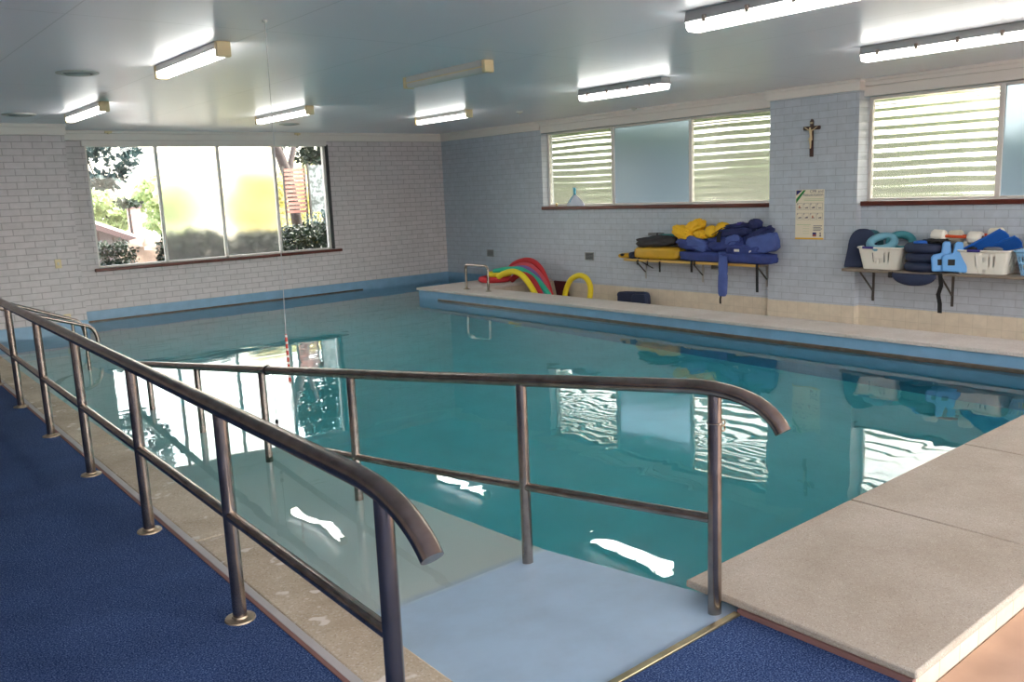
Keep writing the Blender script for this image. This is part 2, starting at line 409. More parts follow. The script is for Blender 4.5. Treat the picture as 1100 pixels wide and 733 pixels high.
# near coping slabs with wall under them
m_ = MB()
xs = [-7.42,-6.19,-4.96,-3.73,-2.5,-1.5]
for a, b in zip(xs, xs[1:]):
    m_.box(a+.0025, b-.0025, -12.80, -11.895, .148, .178)
S(m_.build('coping_near', M['slab'], bevel=.008))
S(MB().box(-7.345,-1.52,-12.76,-11.93,-1.6,.1475).build('pool_wall_near', M['blue_band'], smooth=False))
S(MB().box(-7.424,-7.40,-12.79,-12.14,.10,.1475).build('trim_20', M['carpet_edge'], smooth=False))
S(MB().box(-7.40,-1.52,-12.775,-12.755,.0,.1475).build('tile_skirt_near', M['tile_x'], smooth=False))
# right hob and its end slab
m_ = MB()
yy = [-11.89,-10.4,-8.9,-7.4,-5.9,-4.4,-3.05]
for a, b in zip(yy, yy[1:]):
    m_.box(-2.108,-1.52, a+.002, b-.002, .140,.178)
m_.box(-2.108,-.02,-3.046,-2.035,.140,.178)
S(m_.build('coping_right', M['hob'], bevel=.006))
m_ = MB(); m_.box(-2.078,-1.56,-11.95,-3.02,-1.6,.14); m_.box(-2.078,.02,-3.02,-2.065,-1.6,.14)
S(m_.build('pool_wall_right', M['blue_band'], smooth=False))
m_ = MB(); m_.box(-1.565,-1.54,-12.76,-3.0,-.3,.139)
S(m_.build('tile_skirt_right', M['tile'], smooth=False))
S(MB().box(-1.55,0,-3.035,-3.018,-.3,.139).build('tile_skirt_end', M['tile_x'], smooth=False))
# gutter lips
S(MB().box(-2.10,-2.07,-11.93,-2.62,-.03,.032).build('gutter_right', M['gutter'], bevel=.006))
S(MB().box(-6.9,-1.95,-.045,-.005,-.02,.02).build('gutter_back', M['gutter'], bevel=.006))
# pool floor
S(MB().box(-8.75,.3,-12.3,.3,-1.65,-1.25).build('pool_floor', M['pool_blue'], smooth=False))
# water
m_ = MB()
m_.prism([(-8.465,-12.13,-1.3),(-7.4,-12.13,-1.3),(-7.34,-11.94,-1.3),(-2.07,-11.94,-1.3),(-2.07,-2.07,-1.3),(.005,-2.07,-1.3),(.005,.005,-1.3),(-6.86,.005,-1.3),(-6.86,-.99,-1.3),(-8.30,-.99,-1.3)], (0,0,1.3))
wt = m_.build('pool_water', M['water'], smooth=False)
tag(wt, 'calm teal water filling the indoor pool', 'water', kind='stuff')

# walls
T = .26
def wall_x(name, y, y1, spans, m, z0, z1):
    pass
W1 = (-6.385,-2.44,.785,2.60)
m_ = MB()
m_.box(-7.0,W1[0],0,T,.16,CZ+.1); m_.box(W1[1],T,0,T,.16,CZ+.1)
m_.box(W1[0],W1[1],0,T,.16,W1[2]); m_.box(W1[0],W1[1],0,T,W1[3],CZ+.1)
S(m_.build('wall_back', M['brick_back'], smooth=False))
S(MB().box(-13.6,-6.87,-1.0,T,.16,CZ+.1).build('wall_back_pier', M['brick_back'], smooth=False))
m_ = MB(); m_.box(-6.95,T,-.012,T,-1.6,.16); m_.box(-13.6,-6.86,-1.012,.1,-1.6,.16)
m_.box(-.012,T,-2.06,0,-1.6,.155)
S(m_.build('pool_wall_back', M['blue_band'], smooth=False))
W2 = (-7.36,-2.87,1.39,2.60); W3 = (-13.2,-8.56,1.39,2.60)
m_ = MB()
for (a, b) in ((W2[1],0),(W3[1],W2[0]),(-16.6,W3[0])):
    m_.box(0,T,a,b,.14,CZ+.1)
for w in (W2, W3):
    m_.box(0,T,w[0],w[1],.14,w[2]); m_.box(0,T,w[0],w[1],w[3],CZ+.1)
S(m_.build('wall_right', M['brick_right'], smooth=False))
m_ = MB(); m_.box(-.106,0,-8.56,-7.36,.14,CZ+.1)
S(m_.build('wall_right_pier', M['brick_right'], smooth=False))
m_ = MB(); m_.box(-.006,T,-16.6,-2.06,-.4,.14); m_.box(-.112,0,-8.566,-7.354,-.4,.14)
S(m_.build('wall_right_tiles', M['tile'], smooth=False))
S(MB().box(-13.86,-13.6,-16.6,T,-.2,CZ+.1).build('wall_left', M['brick_back'], smooth=False))
RO = (-13.3,-1.0,.40,2.62)  # unseen rear opening, added to bring daylight in from behind the camera
m_ = MB(); m_.box(-13.86,RO[0],-16.86,-16.6,-.3,CZ+.1); m_.box(RO[1],T,-16.86,-16.6,-.3,CZ+.1)
m_.box(RO[0],RO[1],-16.86,-16.6,-.3,RO[2]); m_.box(RO[0],RO[1],-16.86,-16.6,RO[3],CZ+.1)
S(m_.build('wall_rear', M['brick_back'], smooth=False))
m_ = MB(); m_.box(-13.86,T,-16.86,T,CZ,CZ+.12)
S(m_.build('ceiling', M['ceil'], smooth=False))
# eaves outside, added and deepened to keep direct sun off the windows
m_ = MB(); m_.box(-14.5,1.55,T,1.0,CZ+.02,CZ+.14); m_.box(T,1.55,-17.5,T,CZ+.02,CZ+.14)
S(m_.build('sunshade_eaves', M['white'], smooth=False))

# cornices
tn = [4]
def trim(m_, m=None, bevel=.006):
    o = S(m_.build('trim_%d' % tn[0], m or M['white'], bevel=bevel)); tn[0] += 1; return o
def cornice(m_, x0, x1, y0, y1, inx=0, iny=0):
    pass
trim(MB().box(-6.87,0,-.035,0,2.655,2.80).box(-6.87,0,-.06,0,2.755,2.80))
trim(MB().box(-13.6,-6.85,-1.035,-1.0,2.655,2.80).box(-13.6,-6.84,-1.06,-1.0,2.755,2.80))
trim(MB().box(-.035,0,-2.87,0,2.655,2.80).box(-.06,0,-2.87,0,2.755,2.80))
for (a, b) in ((-7.36,-2.87),(-13.3,-8.56)):
    trim(MB().box(-.03,0,a,b,2.715,2.80).box(-.055,0,a,b,2.765,2.80).box(-.012,.05,a,b,2.60,2.715))
trim(MB().box(-.145,0,-8.58,-7.33,2.67,2.80).box(-.17,0,-8.60,-7.31,2.765,2.80))
# head strip over the back window
trim(MB().box(-6.42,-2.46,-.02,.1,2.575,2.655))

# window 1 (back)
def windowx(name, xs, z0, z1, y, panes):
    w = struct(name)
    f = MB(); fw = .022
    f.box(xs[0]-.01,xs[-1]+.01,y-.03,y+.03,z0,z0+.03); f.box(xs[0]-.01,xs[-1]+.01,y-.03,y+.03,z1-.03,z1)
    for x in xs: f.box(x-fw,x+fw,y-.03,y+.03,z0,z1)
    f.build('window_frame', M['alu'], w, bevel=.004)
    for i, p in enumerate(panes):
        MB().box(xs[i]+fw-.004,xs[i+1]-fw+.004,y-.004,y+.004,z0+.028,z1-.028).build('window_pane', M[p], w, smooth=False)
    return w
w1 = windowx('window_1', [-6.375,-5.36,-4.39,-3.43,-2.50], .785, 2.60, .06, ['glass','frost','frost','glass'])
MB().box(-6.45,-2.32,-.06,.06,.738,.785).build('window_sill', M['wood_sill'], w1, bevel=.006)
MB().box(-2.475,-2.44,-.02,.05,.79,2.60).build('window_track', M['dark_track'], w1, bevel=.003)
# windows 2 and 3 (right)
def ribbed_pane(y0, y1, z0, z1, x, period=.104, amp=.0056):
    m_ = MB(); nz = int((z1-z0)/period*14)
    A = []; 
    for i in range(nz+1):
        z = z0+(z1-z0)*i/nz
        row = []
        for j in range(25):
            y = y0+(y1-y0)*j/24
            ph = z + .012*noise.noise(Vector((y*1.2, z*2.5, 3.)))
            row.append(m_.bm.verts.new((x-.012-amp*math.sin(2*PI*ph/period), y, z)))
        A.append(row)
    B = [[m_.bm.verts.new((x+.006, y0+(y1-y0)*j/24, z0+(z1-z0)*i/nz)) for j in (0, 24)] for i in (0, nz)]
    for i in range(nz):
        for j in range(24):
            m_.bm.faces.new([A[i][j], A[i][j+1], A[i+1][j+1], A[i+1][j]])
    m_.bm.faces.new([B[0][0], B[1][0], B[1][1], B[0][1]])
    m_.bm.faces.new([A[0][j] for j in range(25)]+[B[0][1], B[0][0]])
    m_.bm.faces.new([A[nz][j] for j in range(25)]+[B[1][1], B[1][0]])
    m_.bm.faces.new([A[i][0] for i in range(nz+1)]+[B[1][0], B[0][0]])
    m_.bm.faces.new([A[i][24] for i in range(nz+1)]+[B[1][1], B[0][1]])
    return m_
def windowy(name, ys, z0, z1, x, panes, sill):
    w = struct(name); f = MB(); fw = .026
    f.box(x-.03,x+.03,ys[-1]-.01,ys[0]+.01,z0,z0+.03); f.box(x-.03,x+.03,ys[-1]-.01,ys[0]+.01,z1-.035,z1)
    for y in ys: f.box(x-.035,x+.03,y-fw,y+fw,z0,z1)
    f.build('window_frame', M['alu'], w, bevel=.004)
    for i, p in enumerate(panes):
        b, a = ys[i]-fw+.004, ys[i+1]+fw-.004
        if p == 'ribbed': ribbed_pane(a,b,z0+.028,z1-.033,x).build('window_pane', M[p], w)
        else: MB().box(x-.004,x+.004,a,b,z0+.028,z1-.033).build('window_pane', M[p], w, smooth=False)
    MB().box(-.035,x-.03,sill[0],sill[1],1.338,1.392).build('window_sill', M['wood_sill'], w, bevel=.005)
    return w
windowy('window_2', [-2.88,-4.37,-5.89,-7.36], 1.392, 2.605, .17, ['ribbed','frost_blue','ribbed'], (-7.36,-2.86))
windowy('window_3', [-8.57,-10.02,-11.5,-13.2], 1.392, 2.605, .17, ['ribbed','frost_blue','ribbed'], (-13.25,-8.565))

# ------------------------------------------------------------------ handrails
def arc(p0, p1, p2, n=10):
    p0, p1, p2 = Vector(p0), Vector(p1), Vector(p2)
    return [(p0*(1-t)**2 + p1*2*t*(1-t) + p2*t*t) for t in [i/n for i in range(n+1)]]
RX = lambda y: -8.825+.030*(y+12.05)
r = thing('handrail', 'long level steel handrail on the blue carpet along the left pool edge', 'handrail', (-8.825,-12.05,.13))
o = Vector(r.location)
H = .958
pts = [Vector((RX(-2.6),-2.6,H)), Vector((RX(-7),-7,H))] + arc((RX(-11.9),-11.9,H),(RX(-12.17),-12.17,H),(RX(-12.26),-12.275,.835),12)
MB().tube([p-o for p in pts], .031, 24).build('top_rail', M['steel'], r)
posts = [-12.05,-10.86,-9.67,-8.48,-7.31,-6.11,-4.92,-3.73,-2.7]
MB().tube([Vector((RX(-12.05),-12.05,.545))-o, Vector((RX(-2.7),-2.7,.545))-o], .021, 20).build('mid_rail', M['steel'], r)
for y in posts:
    p = Vector((RX(y), y, .13))-o
    po = MB().tube([p+Vector((0,0,.0)), p+Vector((0,0,H-.13))], .026, 24).build('post', M['steel'], r)
    MB().lathe([(.058,0),(.056,.006),(.032,.010),(.030,.016)], p).build('flange', M['steel_dark'], po)
# ramp handrail, falls with the ramp
RR = lambda y: -7.465 - .02*(min(y,-9.5)+12.07)*1.3 if y < -9.5 else -7.532
r = thing('handrail', 'sloping steel handrail running down the blue ramp into the water, with hooked near end', 'handrail', (-7.465,-12.07,.12))
o = Vector(r.location)
rx = lambda y: -7.465-.040*(y+12.07) if y < -10 else -7.465-.0825-.008*(y+10)
hz = lambda y: .987-.114*(y+12.1)
pts = arc((rx(-5.5),-5.45,hz(-5.5)-.16),(rx(-5.5),-5.48,hz(-5.5)-.01),(rx(-5.6),-5.6,hz(-5.6)),6) + [Vector((rx(y),y,hz(y))) for y in (-5.70,-6.5,-7,-8,-9,-10,-11)] + arc((rx(-11.85),-11.98,hz(-11.98)),(rx(-12.2),-12.27,hz(-12.2)),(rx(-12.2),-12.345,.868),12)
MB().tube([p-o for p in pts], .028, 24).build('top_rail', M['steel'], r)
mz = lambda y: .49-.114*(y+12.07)
MB().tube([Vector((rx(y),y,mz(y)))-o for y in (-12.07,-11,-10,-9,-8.37)], .019, 20).build('mid_rail', M['steel'], r)
for i, y in enumerate([-12.07,-11.05,-9.587,-8.37,-7.14,-5.92]):
    p = Vector((rx(y), y, zr(y)-.005))
    po = MB().tube([p-o, Vector((rx(y),y,hz(y)))-o], .025, 24).build('post', M['steel'], r)
    if i == 0:
        MB().torus(p-o+Vector((0,0,.735)), .0265, .003, 32, 8).build('wire_band', M['steel'], po)
        e = MB()
        for k in (0, 1): e.torus(p-o+Vector((.034,-.012,.735-.005-.02*k)), .010, .0028, 20, 8, Matrix.Rotation(PI/2,3,'X'))
        e.build('hook', M['steel_dark'], po)
# stair rails at far left
def stair_rail(y, x0, x1, z1, slope, label):
    r = thing('stair_handrail', label, 'handrail', (x1, y, -.6), 0, 'stair handrails at the far left of the pool')
    o = Vector(r.location)
    z0 = z1+slope*(x1-x0)
    pts = [Vector((x0-.18,y,.131)), Vector((x0-.18,y,z0-.06))] + arc((x0-.18,y,z0-.06),(x0-.16,y,z0+.06),(x0,y,z0),6)[1:] + arc((x1,y,z1),(x1+.09,y,z1-.04),(x1+.10,y,z1-.20),8)
    MB().tube([p-o for p in pts], .022, 20).build('top_rail', M['steel'], r)
    MB().tube([Vector((x1-.03,y,-1.25))-o, Vector((x1-.03,y,z1+.02))-o], .019, 18).build('post', M['steel'], r)
stair_rail(-3.2,-8.62,-7.40,.352,.36,'nearer of two small steel stair handrails descending into the far left pool corner')
stair_rail(-2.2,-8.55,-7.30,.318,.41,'farther of two small steel stair handrails, in front of the brick pier')
# grab loop on the hob
r = thing('grab_rail', 'small upright steel grab loop on the end of the right pool hob', 'grab rail', (-1.79,-3.27,.178))
a, b = -.28, .28
pts = [Vector((0,a,0)), Vector((0,a,.2)), Vector((0,a,.33))] + arc((0,a,.33),(0,a,.39),(0,a+.07,.39),6)[1:] + arc((0,b-.07,.39),(0,b,.39),(0,b,.33),6) + [Vector((0,b,.2)), Vector((0,b,0))]
MB().tube(pts, .019, 18).build('loop', M['steel'], r)
for y in (a, b): MB().lathe([(.05,0),(.048,.008),(.028,.014),(.022,.03)], (0,y,0)).build('flange', M['steel_dark'], r)

# ------------------------------------------------------------------ ceiling fittings
M['lamp'] = mat('lit_diffuser', (1,1,1,1), .4, emit=7.5)
M['diff_off'] = mat('unlit_diffuser', lin(214,212,205), .4)
M['cap'] = mat('yellowed_end_cap', lin(224,206,164), .5)
M['housing'] = mat('white_batten_housing', lin(205,203,198), .45)
M['housing_grey'] = mat('grey_weatherproof_housing', lin(158,160,160), .45)
def batten(x, y0, y1, lit, label, old=True):
    r = thing('fluorescent_light', label, 'light', (x,(y0+y1)/2,CZ), 0, 'fluorescent ceiling lights')
    h = (y1-y0)/2
    if old:
        MB().box(-.05,.05,-h+.03,h-.03,-.05,0).build('housing', M['housing'], r, bevel=.004)
        m_ = MB(); m_.prism([(-.048,-h+.03,-.05),(-.044,-h+.03,-.085),(-.03,-h+.03,-.1),(.03,-h+.03,-.1),(.044,-h+.03,-.085),(.048,-h+.03,-.05)], (0,2*h-.06,0))
        m_.build('diffuser', M['lamp' if lit else 'diff_off'], r, smooth=True)
        if not lit: MB().box(-.0495,.0495,-h+.03,h-.03,-.062,-.052).build('gap_strip', M['cap'], r)
        for s in (-1, 1):
            MB().box(-.052,.052,s*h-.022,s*h+.022,-.105,0).build('end_cap', M['cap'], r, bevel=.008)
    else:
        m_ = MB(); m_.prism([(-.085,-h,-.07),(-.07,-h,0),(.07,-h,0),(.085,-h,-.07)], (0,2*h,0))
        m_.build('housing', M['housing_grey'], r, bevel=.006)
        m_ = MB(); m_.prism([(-.08,-h+.01,-.071),(-.07,-h+.01,-.11),(-.05,-h+.01,-.125),(.05,-h+.01,-.125),(.07,-h+.01,-.11),(.08,-h+.01,-.071)], (0,2*h-.02,0))
        m_.build('diffuser', M['lamp'], r)
        m_ = MB(); m_.box(-.02,.02,h,h+.035,-.05,-.03)
        m_.build('cable_gland', M['housing_grey'], r, bevel=.004)
        for k in (-.75,-.25,.25,.75):
            for s in (-1, 1):
                MB().box(s*.086-.006,s*.086+.006,k*h-.014,k*h+.014,-.09,-.045).build('clip', M['steel'], r, bevel=.003)
    return r
batten(-7.39,-7.82,-6.53,True,'lit white batten light nearest the left end of the ceiling, with yellowed end cap')
batten(-7.12,-3.87,-2.42,True,'lit batten light farthest left, above the left edge of the back window')
batten(-4.83,-4.08,-2.62,True,'lit batten light above the right end of the back window')
batten(-5.11,-7.92,-6.69,False,'unlit white batten light in the middle of the ceiling')
batten(-2.50,-4.20,-2.95,True,'lit batten light nearest the back right corner of the room')
batten(-2.60,-7.76,-6.52,True,'lit grey-bodied weatherproof light above the middle of the right windows',False)
batten(-5.13,-11.42,-10.12,True,'lit grey-bodied weatherproof light cut by the top edge of the photo',False)
batten(-2.45,-11.2,-9.87,True,'lit grey-bodied weatherproof light in front of the window right of the crucifix',False)
M['vent_dark'] = mat('dark_vent_inside', lin(84,86,88), .7)
def round_vent(x, y, R, label):
    r = thing('ceiling_vent', label, 'ceiling vent', (x,y,CZ), 0, 'round ceiling vents')
    MB().lathe([(R,0),(R,-.008),(R-.035,-.016),(R-.045,-.012),(R-.05,-.002)]).build('rim', M['housing'], r)
    MB().lathe([(R-.05,-.003),(R-.06,-.008)]).build('throat', M['vent_dark'], r)
    MB().lathe([(R*.6,-.012),(R*.55,-.02),(R*.3,-.024)]).build('disc', M['housing_grey'], r)
round_vent(-7.87,-5.93,.165,'round white ceiling vent left of the nearest left batten light')
round_vent(-7.62,-2.25,.18,'round ceiling vent at the far left edge above the brick pier')
round_vent(-3.9,-1.6,.15,'round dark ceiling vent behind the light over the back window')
for (x, y, l) in ((-1.55,-4.16,'tiny white sensor dome on the ceiling beside the back right corner light'),(-.13,-5.07,'tiny white sensor dome on the ceiling close to the right window cornice')):
    r = thing('ceiling_sensor', l, 'sensor', (x,y,CZ), 0, 'small ceiling sensors')
    MB().lathe([(.045,0),(.045,-.012),(.03,-.022),(.012,-.03)]).build('base', M['housing'], r)
    MB().lathe([(.011,-.028),(.011,-.036),(.004,-.042)]).build('bulb', M['housing'], r)
for (x, l) in ((-6.05,'small brown hook on the back cornice above the left clear pane'),(-3.02,'small brown hook on the back cornice above the right clear pane')):
    tag(MB().box(-.05,.05,-.025,0,-.018,.012).box(-.01,.01,-.04,0,-.03,.0).build('cornice_hook', M['cap'], None, (x,-.0605,2.775), bevel=.003), l, 'hook', 'hooks on the back cornice')

# long cord from the ceiling with a red and white rod
M['cord'] = mat('pale_cord', lin(200,200,205), .6)
def banded():
    m, nt, bs, out = new('red_white_banded_rod')
    tc = N(nt,'ShaderNodeTexCoord'); sx = N(nt,'ShaderNodeSeparateXYZ'); nt.links.new(tc.outputs['Object'], sx.inputs[0])
    a = N(nt,'ShaderNodeMath',operation='MULTIPLY'); a.inputs[1].default_value = 22; nt.links.new(sx.outputs['Z'], a.inputs[0])
    f = N(nt,'ShaderNodeMath',operation='FRACT'); nt.links.new(a.outputs[0], f.inputs[0])
    g = N(nt,'ShaderNodeMath',operation='GREATER_THAN'); g.inputs[1].default_value = .35; nt.links.new(f.outputs[0], g.inputs[0])
    x = N(nt,'ShaderNodeMix',data_type='RGBA'); x.inputs['A'].default_value = lin(235,225,220); x.inputs['B'].default_value = lin(196,70,58)
    nt.links.new(g.outputs[0], x.inputs['Factor']); nt.links.new(x.outputs['Result'], bs.inputs['Base Color']); bs.inputs['Roughness'].default_value = .4
    return m
r = thing('hanging_pull_cord', 'thin pale cord hanging from the ceiling, ending in a red and white banded rod', 'pull cord', (-7.44,-8.63,CZ))
MB().tube([(0,0,0),(-.008,.0,-.9),(-.03,.02,-1.98)], .0022, 8).build('cord', M['cord'], r)
MB().lathe([(.004,-2.315),(.0085,-2.31),(.0085,-1.985),(.004,-1.98)], (-.03,.02,0), 16).build('rod', banded(), r)
MB().lathe([(.018,0),(.016,-.01),(.006,-.014)]).build('ceiling_eye', M['housing'], r)
# thermometer on a cord tied to the ramp rail
yT = -8.47
r = thing('pool_thermometer', 'small black and white float hanging on a thin cord from the sloping ramp handrail', 'thermometer', (rx(yT),yT,hz(yT)))
MB().torus((0,0,0), .031, .004, 32, 8, Matrix.Rotation(PI/2,3,'X')).build('knot', M['black'], r)
MB().tube([(.033,0,0),(.036,0,-.2),(.034,0,-.35)], .0022, 8).build('cord', M['dark_track'], r)
MB().lathe([(.004,-.35),(.011,-.355),(.011,-.375),(.006,-.38)], (.034,0,0), 16).build('cap', M['black'], r)
MB().lathe([(.005,-.38),(.012,-.385),(.012,-.405),(.009,-.41)], (.034,0,0), 16).build('float', M['housing'], r)
MB().lathe([(.009,-.41),(.011,-.413),(.010,-.425),(.003,-.43)], (.034,0,0), 16).build('weight', M['black'], r)

# wall fittings
r = thing('light_switch', 'yellowed switch plate on the brick pier left of the back window', 'switch', (-7.146,-1.0,.96))
MB().box(-.04,.04,-.012,0,-.06,.06).build('plate', M['cap'], r, bevel=.004)
MB().box(-.012,.012,-.018,-.01,-.02,.02).build('rocker', M['housing'], r, bevel=.003)
r = thing('wall_outlet', 'small cream fitting low on the brick pier above the stair handrails', 'outlet', (-7.12,-1.0,.235))
MB().box(-.045,.045,-.02,0,-.035,.035).build('plate', M['cap'], r, bevel=.004)
MB().box(-.02,.02,-.024,-.015,-.012,.012).build('socket_face', M['housing'], r, bevel=.003)
def wall_vent(y, z, label):
    r = thing('wall_vent', label, 'vent', (0,y,z), 0, 'small wall vents')
    f = MB(); w, h = .1, .065
    f.box(-.012,0,-w,w,-h,-h+.012); f.box(-.012,0,-w,w,h-.012,h); f.box(-.012,0,-w,-w+.012,-h,h); f.box(-.012,0,w-.012,w,-h,h)
    f.build('frame', M['housing_grey'], r, bevel=.002)
    MB().box(-.003,-.0005,-w+.01,w-.01,-h+.01,h-.01).build('backing', M['vent_dark'], r)
    for k in range(5):
        MB().obox((-.007,0,-h+.025+k*.02), (0,1,0), (1,0,.6), (-.6,0,1), w-.012, .006, .0015).build('slat', M['housing_grey'], r)
wall_vent(-1.376,.561,'small grey wall vent nearest the back right corner')
wall_vent(-3.95,.585,'small grey wall vent above the yellow noodle arch')
wall_vent(-6.46,.543,'small grey wall vent half hidden beneath the vest shelf')

# crucifix
M['dark_wood'] = mat('dark_crucifix_wood', lin(62,30,20), .4, nz=.2, nscale=30)
M['ivory'] = mat('ivory_figure', lin(222,200,160), .5)
r = thing('crucifix', 'dark wooden crucifix with pale figure on the pale blue brick pier', 'crucifix', (-.107,-7.957,1.946))
m_ = MB()
out = [(-.022,0),(.022,0),(.022,.322),(.110,.322),(.117,.345),(.110,.368),(.022,.368),(.024,.425),(.012,.448),(0,.455),(-.012,.448),(-.024,.425),(-.022,.368),(-.110,.368),(-.117,.345),(-.110,.322),(-.022,.322)]
m_.prism([(0,-a,b) for a, b in out], (-.018,0,0))
m_.build('cross', M['dark_wood'], r, bevel=.003)
m_ = MB(); X = -.032
m_.tube([(X,.006,.322),(X-.004,.003,.30),(X-.002,0,.265),(X-.004,-.004,.235),(X-.004,-.002,.215)], [.011,.019,.0145,.017,.014], 14)
m_.tube([(X-.004,-.001,.225),(X-.014,-.006,.18),(X-.004,-.002,.13),(X-.002,0,.105)], [.014,.0115,.0085,.006], 12)
m_.tube([(X-.004,.004,.225),(X-.012,.004,.178),(X-.003,.002,.13),(X-.006,.001,.10)], [.013,.011,.008,.006], 12)
for s in (-1, 1):
    m_.tube([(X,.003,.312),(X,s*.035,.325),(X,s*.066,.345),(X+.004,s*.088,.358)], [.009,.0075,.006,.0045], 10)
m_.blob((X-.006,.008,.338), (.012,.012,.016), e=1, amp=.0, nu=14, nv=10)
m_.build('figure', M['ivory'], r)
MB().blob((X-.006,0,.212), (.016,.024,.02), e=.8, amp=.12, nu=16, nv=10).build('loincloth', M['ivory'], r)
MB().box(-.022,-.017,-.017,.017,.395,.415).build('title_plate', M['ivory'], r, bevel=.001)

# poster
def fcol(name, c): return mat(name, c, .6)
M['p_paper'] = fcol('poster_paper', lin(232,222,200)); M['p_blue'] = fcol('poster_navy', lin(38,40,110)); M['p_green'] = fcol('poster_green', lin(30,130,60))
M['p_yel'] = fcol('poster_yellow', lin(232,178,50)); M['p_grey'] = fcol('poster_grey_ink', lin(110,104,116)); M['p_lg'] = fcol('poster_light_green_ink', lin(168,190,140)); M['p_red'] = fcol('poster_red_ink', lin(180,90,60))
r = thing('wall_poster', 'cream first aid poster with navy and green corner stripes on the brick pier', 'poster', (-.107,-7.942,.936))
PW, PH = .196, .614
MB().box(-.003,0,-PW,PW,0,PH).build('sheet', M['p_paper'], r, smooth=False)
def pp(u, v, d=.0035): return (-d, PW-u*2*PW, PH-v*PH)    # u right, v down, 0..1
def ppoly(name, pts, m, d=.0032):
    MB().prism([pp(u,v,d) for u, v in pts], (-.0006,0,0)).build(name, m, r, smooth=False)
ppoly('corner_triangle', [(.02,.01),(.24,.01),(.02,.115)], M['p_blue'])
ppoly('corner_stripe', [(.28,.01),(.36,.01),(.02,.27),(.02,.185)], M['p_green'])
ppoly('bottom_band', [(0,.97),(1,.97),(1,1),(0,1)], M['p_yel'])
def ptext(body, u, v, size, m, align='RIGHT'):
    cu = bpy.data.curves.new('lettering', 'FONT'); cu.body = body; cu.size = size; cu.align_x = align; cu.extrude = .0004
    ob = bpy.data.objects.new('lettering', cu); COL.objects.link(ob)
    me = bpy.data.meshes.new_from_object(ob.evaluated_get(bpy.context.evaluated_depsgraph_get()))
    bpy.data.objects.remove(ob)
    R3 = Matrix(((0,0,-1),(-1,0,0),(0,1,0))).to_4x4()
    me.transform(Matrix.Translation(Vector(pp(u,v,.0036))) @ R3)
    me.materials.clear(); me.materials.append(m)
    ob = bpy.data.objects.new('lettering', me); COL.objects.link(ob); ob.parent = r
ptext('CPR and', .97, .065, .052, M['p_grey']); ptext('Resuscitation', .97, .13, .052, M['p_grey'])
for k in range(4):
    for j, v in enumerate((.27,.47)):
        u = .05+.235*k
        f = []
        a, b, c2, d2 = u, u+.2, v, v+.135
        m_ = MB(); t = .006; tv = t*PW*2/PH
        for (p, q, s, w) in ((a,b,c2,c2+tv),(a,b,d2-tv,d2),(a,a+t,c2,d2),(b-t,b,c2,d2)):
            m_.prism([pp(p,s,.0032),pp(q,s,.0032),pp(q,w,.0032),pp(p,w,.0032)], (-.0005,0,0))
        # a little lying or kneeling sketch figure
        x0 = u+.05; y0 = v+.09
        m_.prism([pp(x0,y0,.0032),pp(x0+.11,y0-.012*((k+j)%3),.0032),pp(x0+.11,y0+.014,.0032),pp(x0,y0+.016,.0032)], (-.0005,0,0))
        m_.prism([pp(u+.012,v+.01,.0032),pp(u+.05,v+.01,.0032),pp(u+.02,v+.035,.0032)], (-.0005,0,0))
        m_.build('picture_panel', M['p_grey'], r, smooth=False)
        if (k, j) in ((0,0),(2,1)): ppoly('panel_figure', [(u+.07,v+.06),(u+.1,v+.045),(u+.12,v+.08),(u+.11,v+.1),(u+.075,v+.1)], M['p_red'], .0038)
ppoly('rule', [(.3,.185),(.97,.185),(.97,.192),(.3,.192)], M['p_lg']); ppoly('rule', [(.3,.215),(.97,.215),(.97,.222),(.3,.222)], M['p_lg'])
ppoly('rule', [(.05,.70),(.55,.70),(.55,.708),(.05,.708)], M['p_lg'])
for i in range(4):
    ppoly('text_rule', [(.64,.72+.03*i),(.95-.05*(i%2),.72+.03*i),(.95-.05*(i%2),.733+.03*i),(.64,.733+.03*i)], M['p_grey'])
    ppoly('text_rule', [(.28,.73+.05*i),(.5,.73+.05*i),(.5,.735+.05*i),(.28,.735+.05*i)], M['p_lg'])
ppoly('badge', [(.62,.86),(.75,.86),(.75,.94),(.62,.94)], M['p_blue']); ppoly('badge', [(.64,.9),(.73,.9),(.73,.935),(.64,.935)], M['p_red'], .0038)
ppoly('badge', [(.86,.86),(.92,.86),(.9,.9),(.93,.94),(.85,.94),(.88,.9)], M['p_grey'])

# ------------------------------------------------------------------ shelves and what lies on them
M['shelf_grey'] = mat('grey_brown_shelf_board', lin(128,116,104), .6, nz=.12, nscale=8)
M['shelf_yel'] = mat('yellow_shelf_edge', lin(206,170,90), .5)
M['bracket'] = mat('pale_bracket', lin(178,176,172), .5, metal=.2); M['bracket_d'] = mat('grey_strut', lin(84,80,78), .5, metal=.4)
def shelf(label, y0, y1, depth, z, brs, m, edge=None, leg='bracket'):
    r = thing('wall_shelf', label, 'shelf', (0,(y0+y1)/2,z), 0)
    h = abs(y1-y0)/2; cy = (y0+y1)/2
    x0 = 0 if y1 < -7.4 or True else 0
    MB().box(-depth,-.001 if edge else -.112,-h,h,-.03,0).build('board', M[m], r, bevel=.003)
    if edge: MB().box(-depth-.006,-depth,-h,h,-.034,.002).build('front_edge', M[edge], r, bevel=.002)
    for b in brs:
        y = b-cy
        m_ = MB(); m_.box(-.012,-.001,y-.014,y+.014,-.42+(.10 if edge else 0),-.03); m_.box(-depth*.8,-.001,y-.012,y+.012,-.042,-.031)
        br = m_.build('bracket', M[leg], r, bevel=.002)
        a = Vector((-depth*.72,y,-.045)); c = Vector((-.012,y,-.30 if not edge else -.22))
        MB().obox((a+c)/2, c-a, (0,1,0), (c-a).cross(Vector((0,1,0))), (c-a).length/2, .009, .005).build('strut', M['bracket_d'], br)
    return r
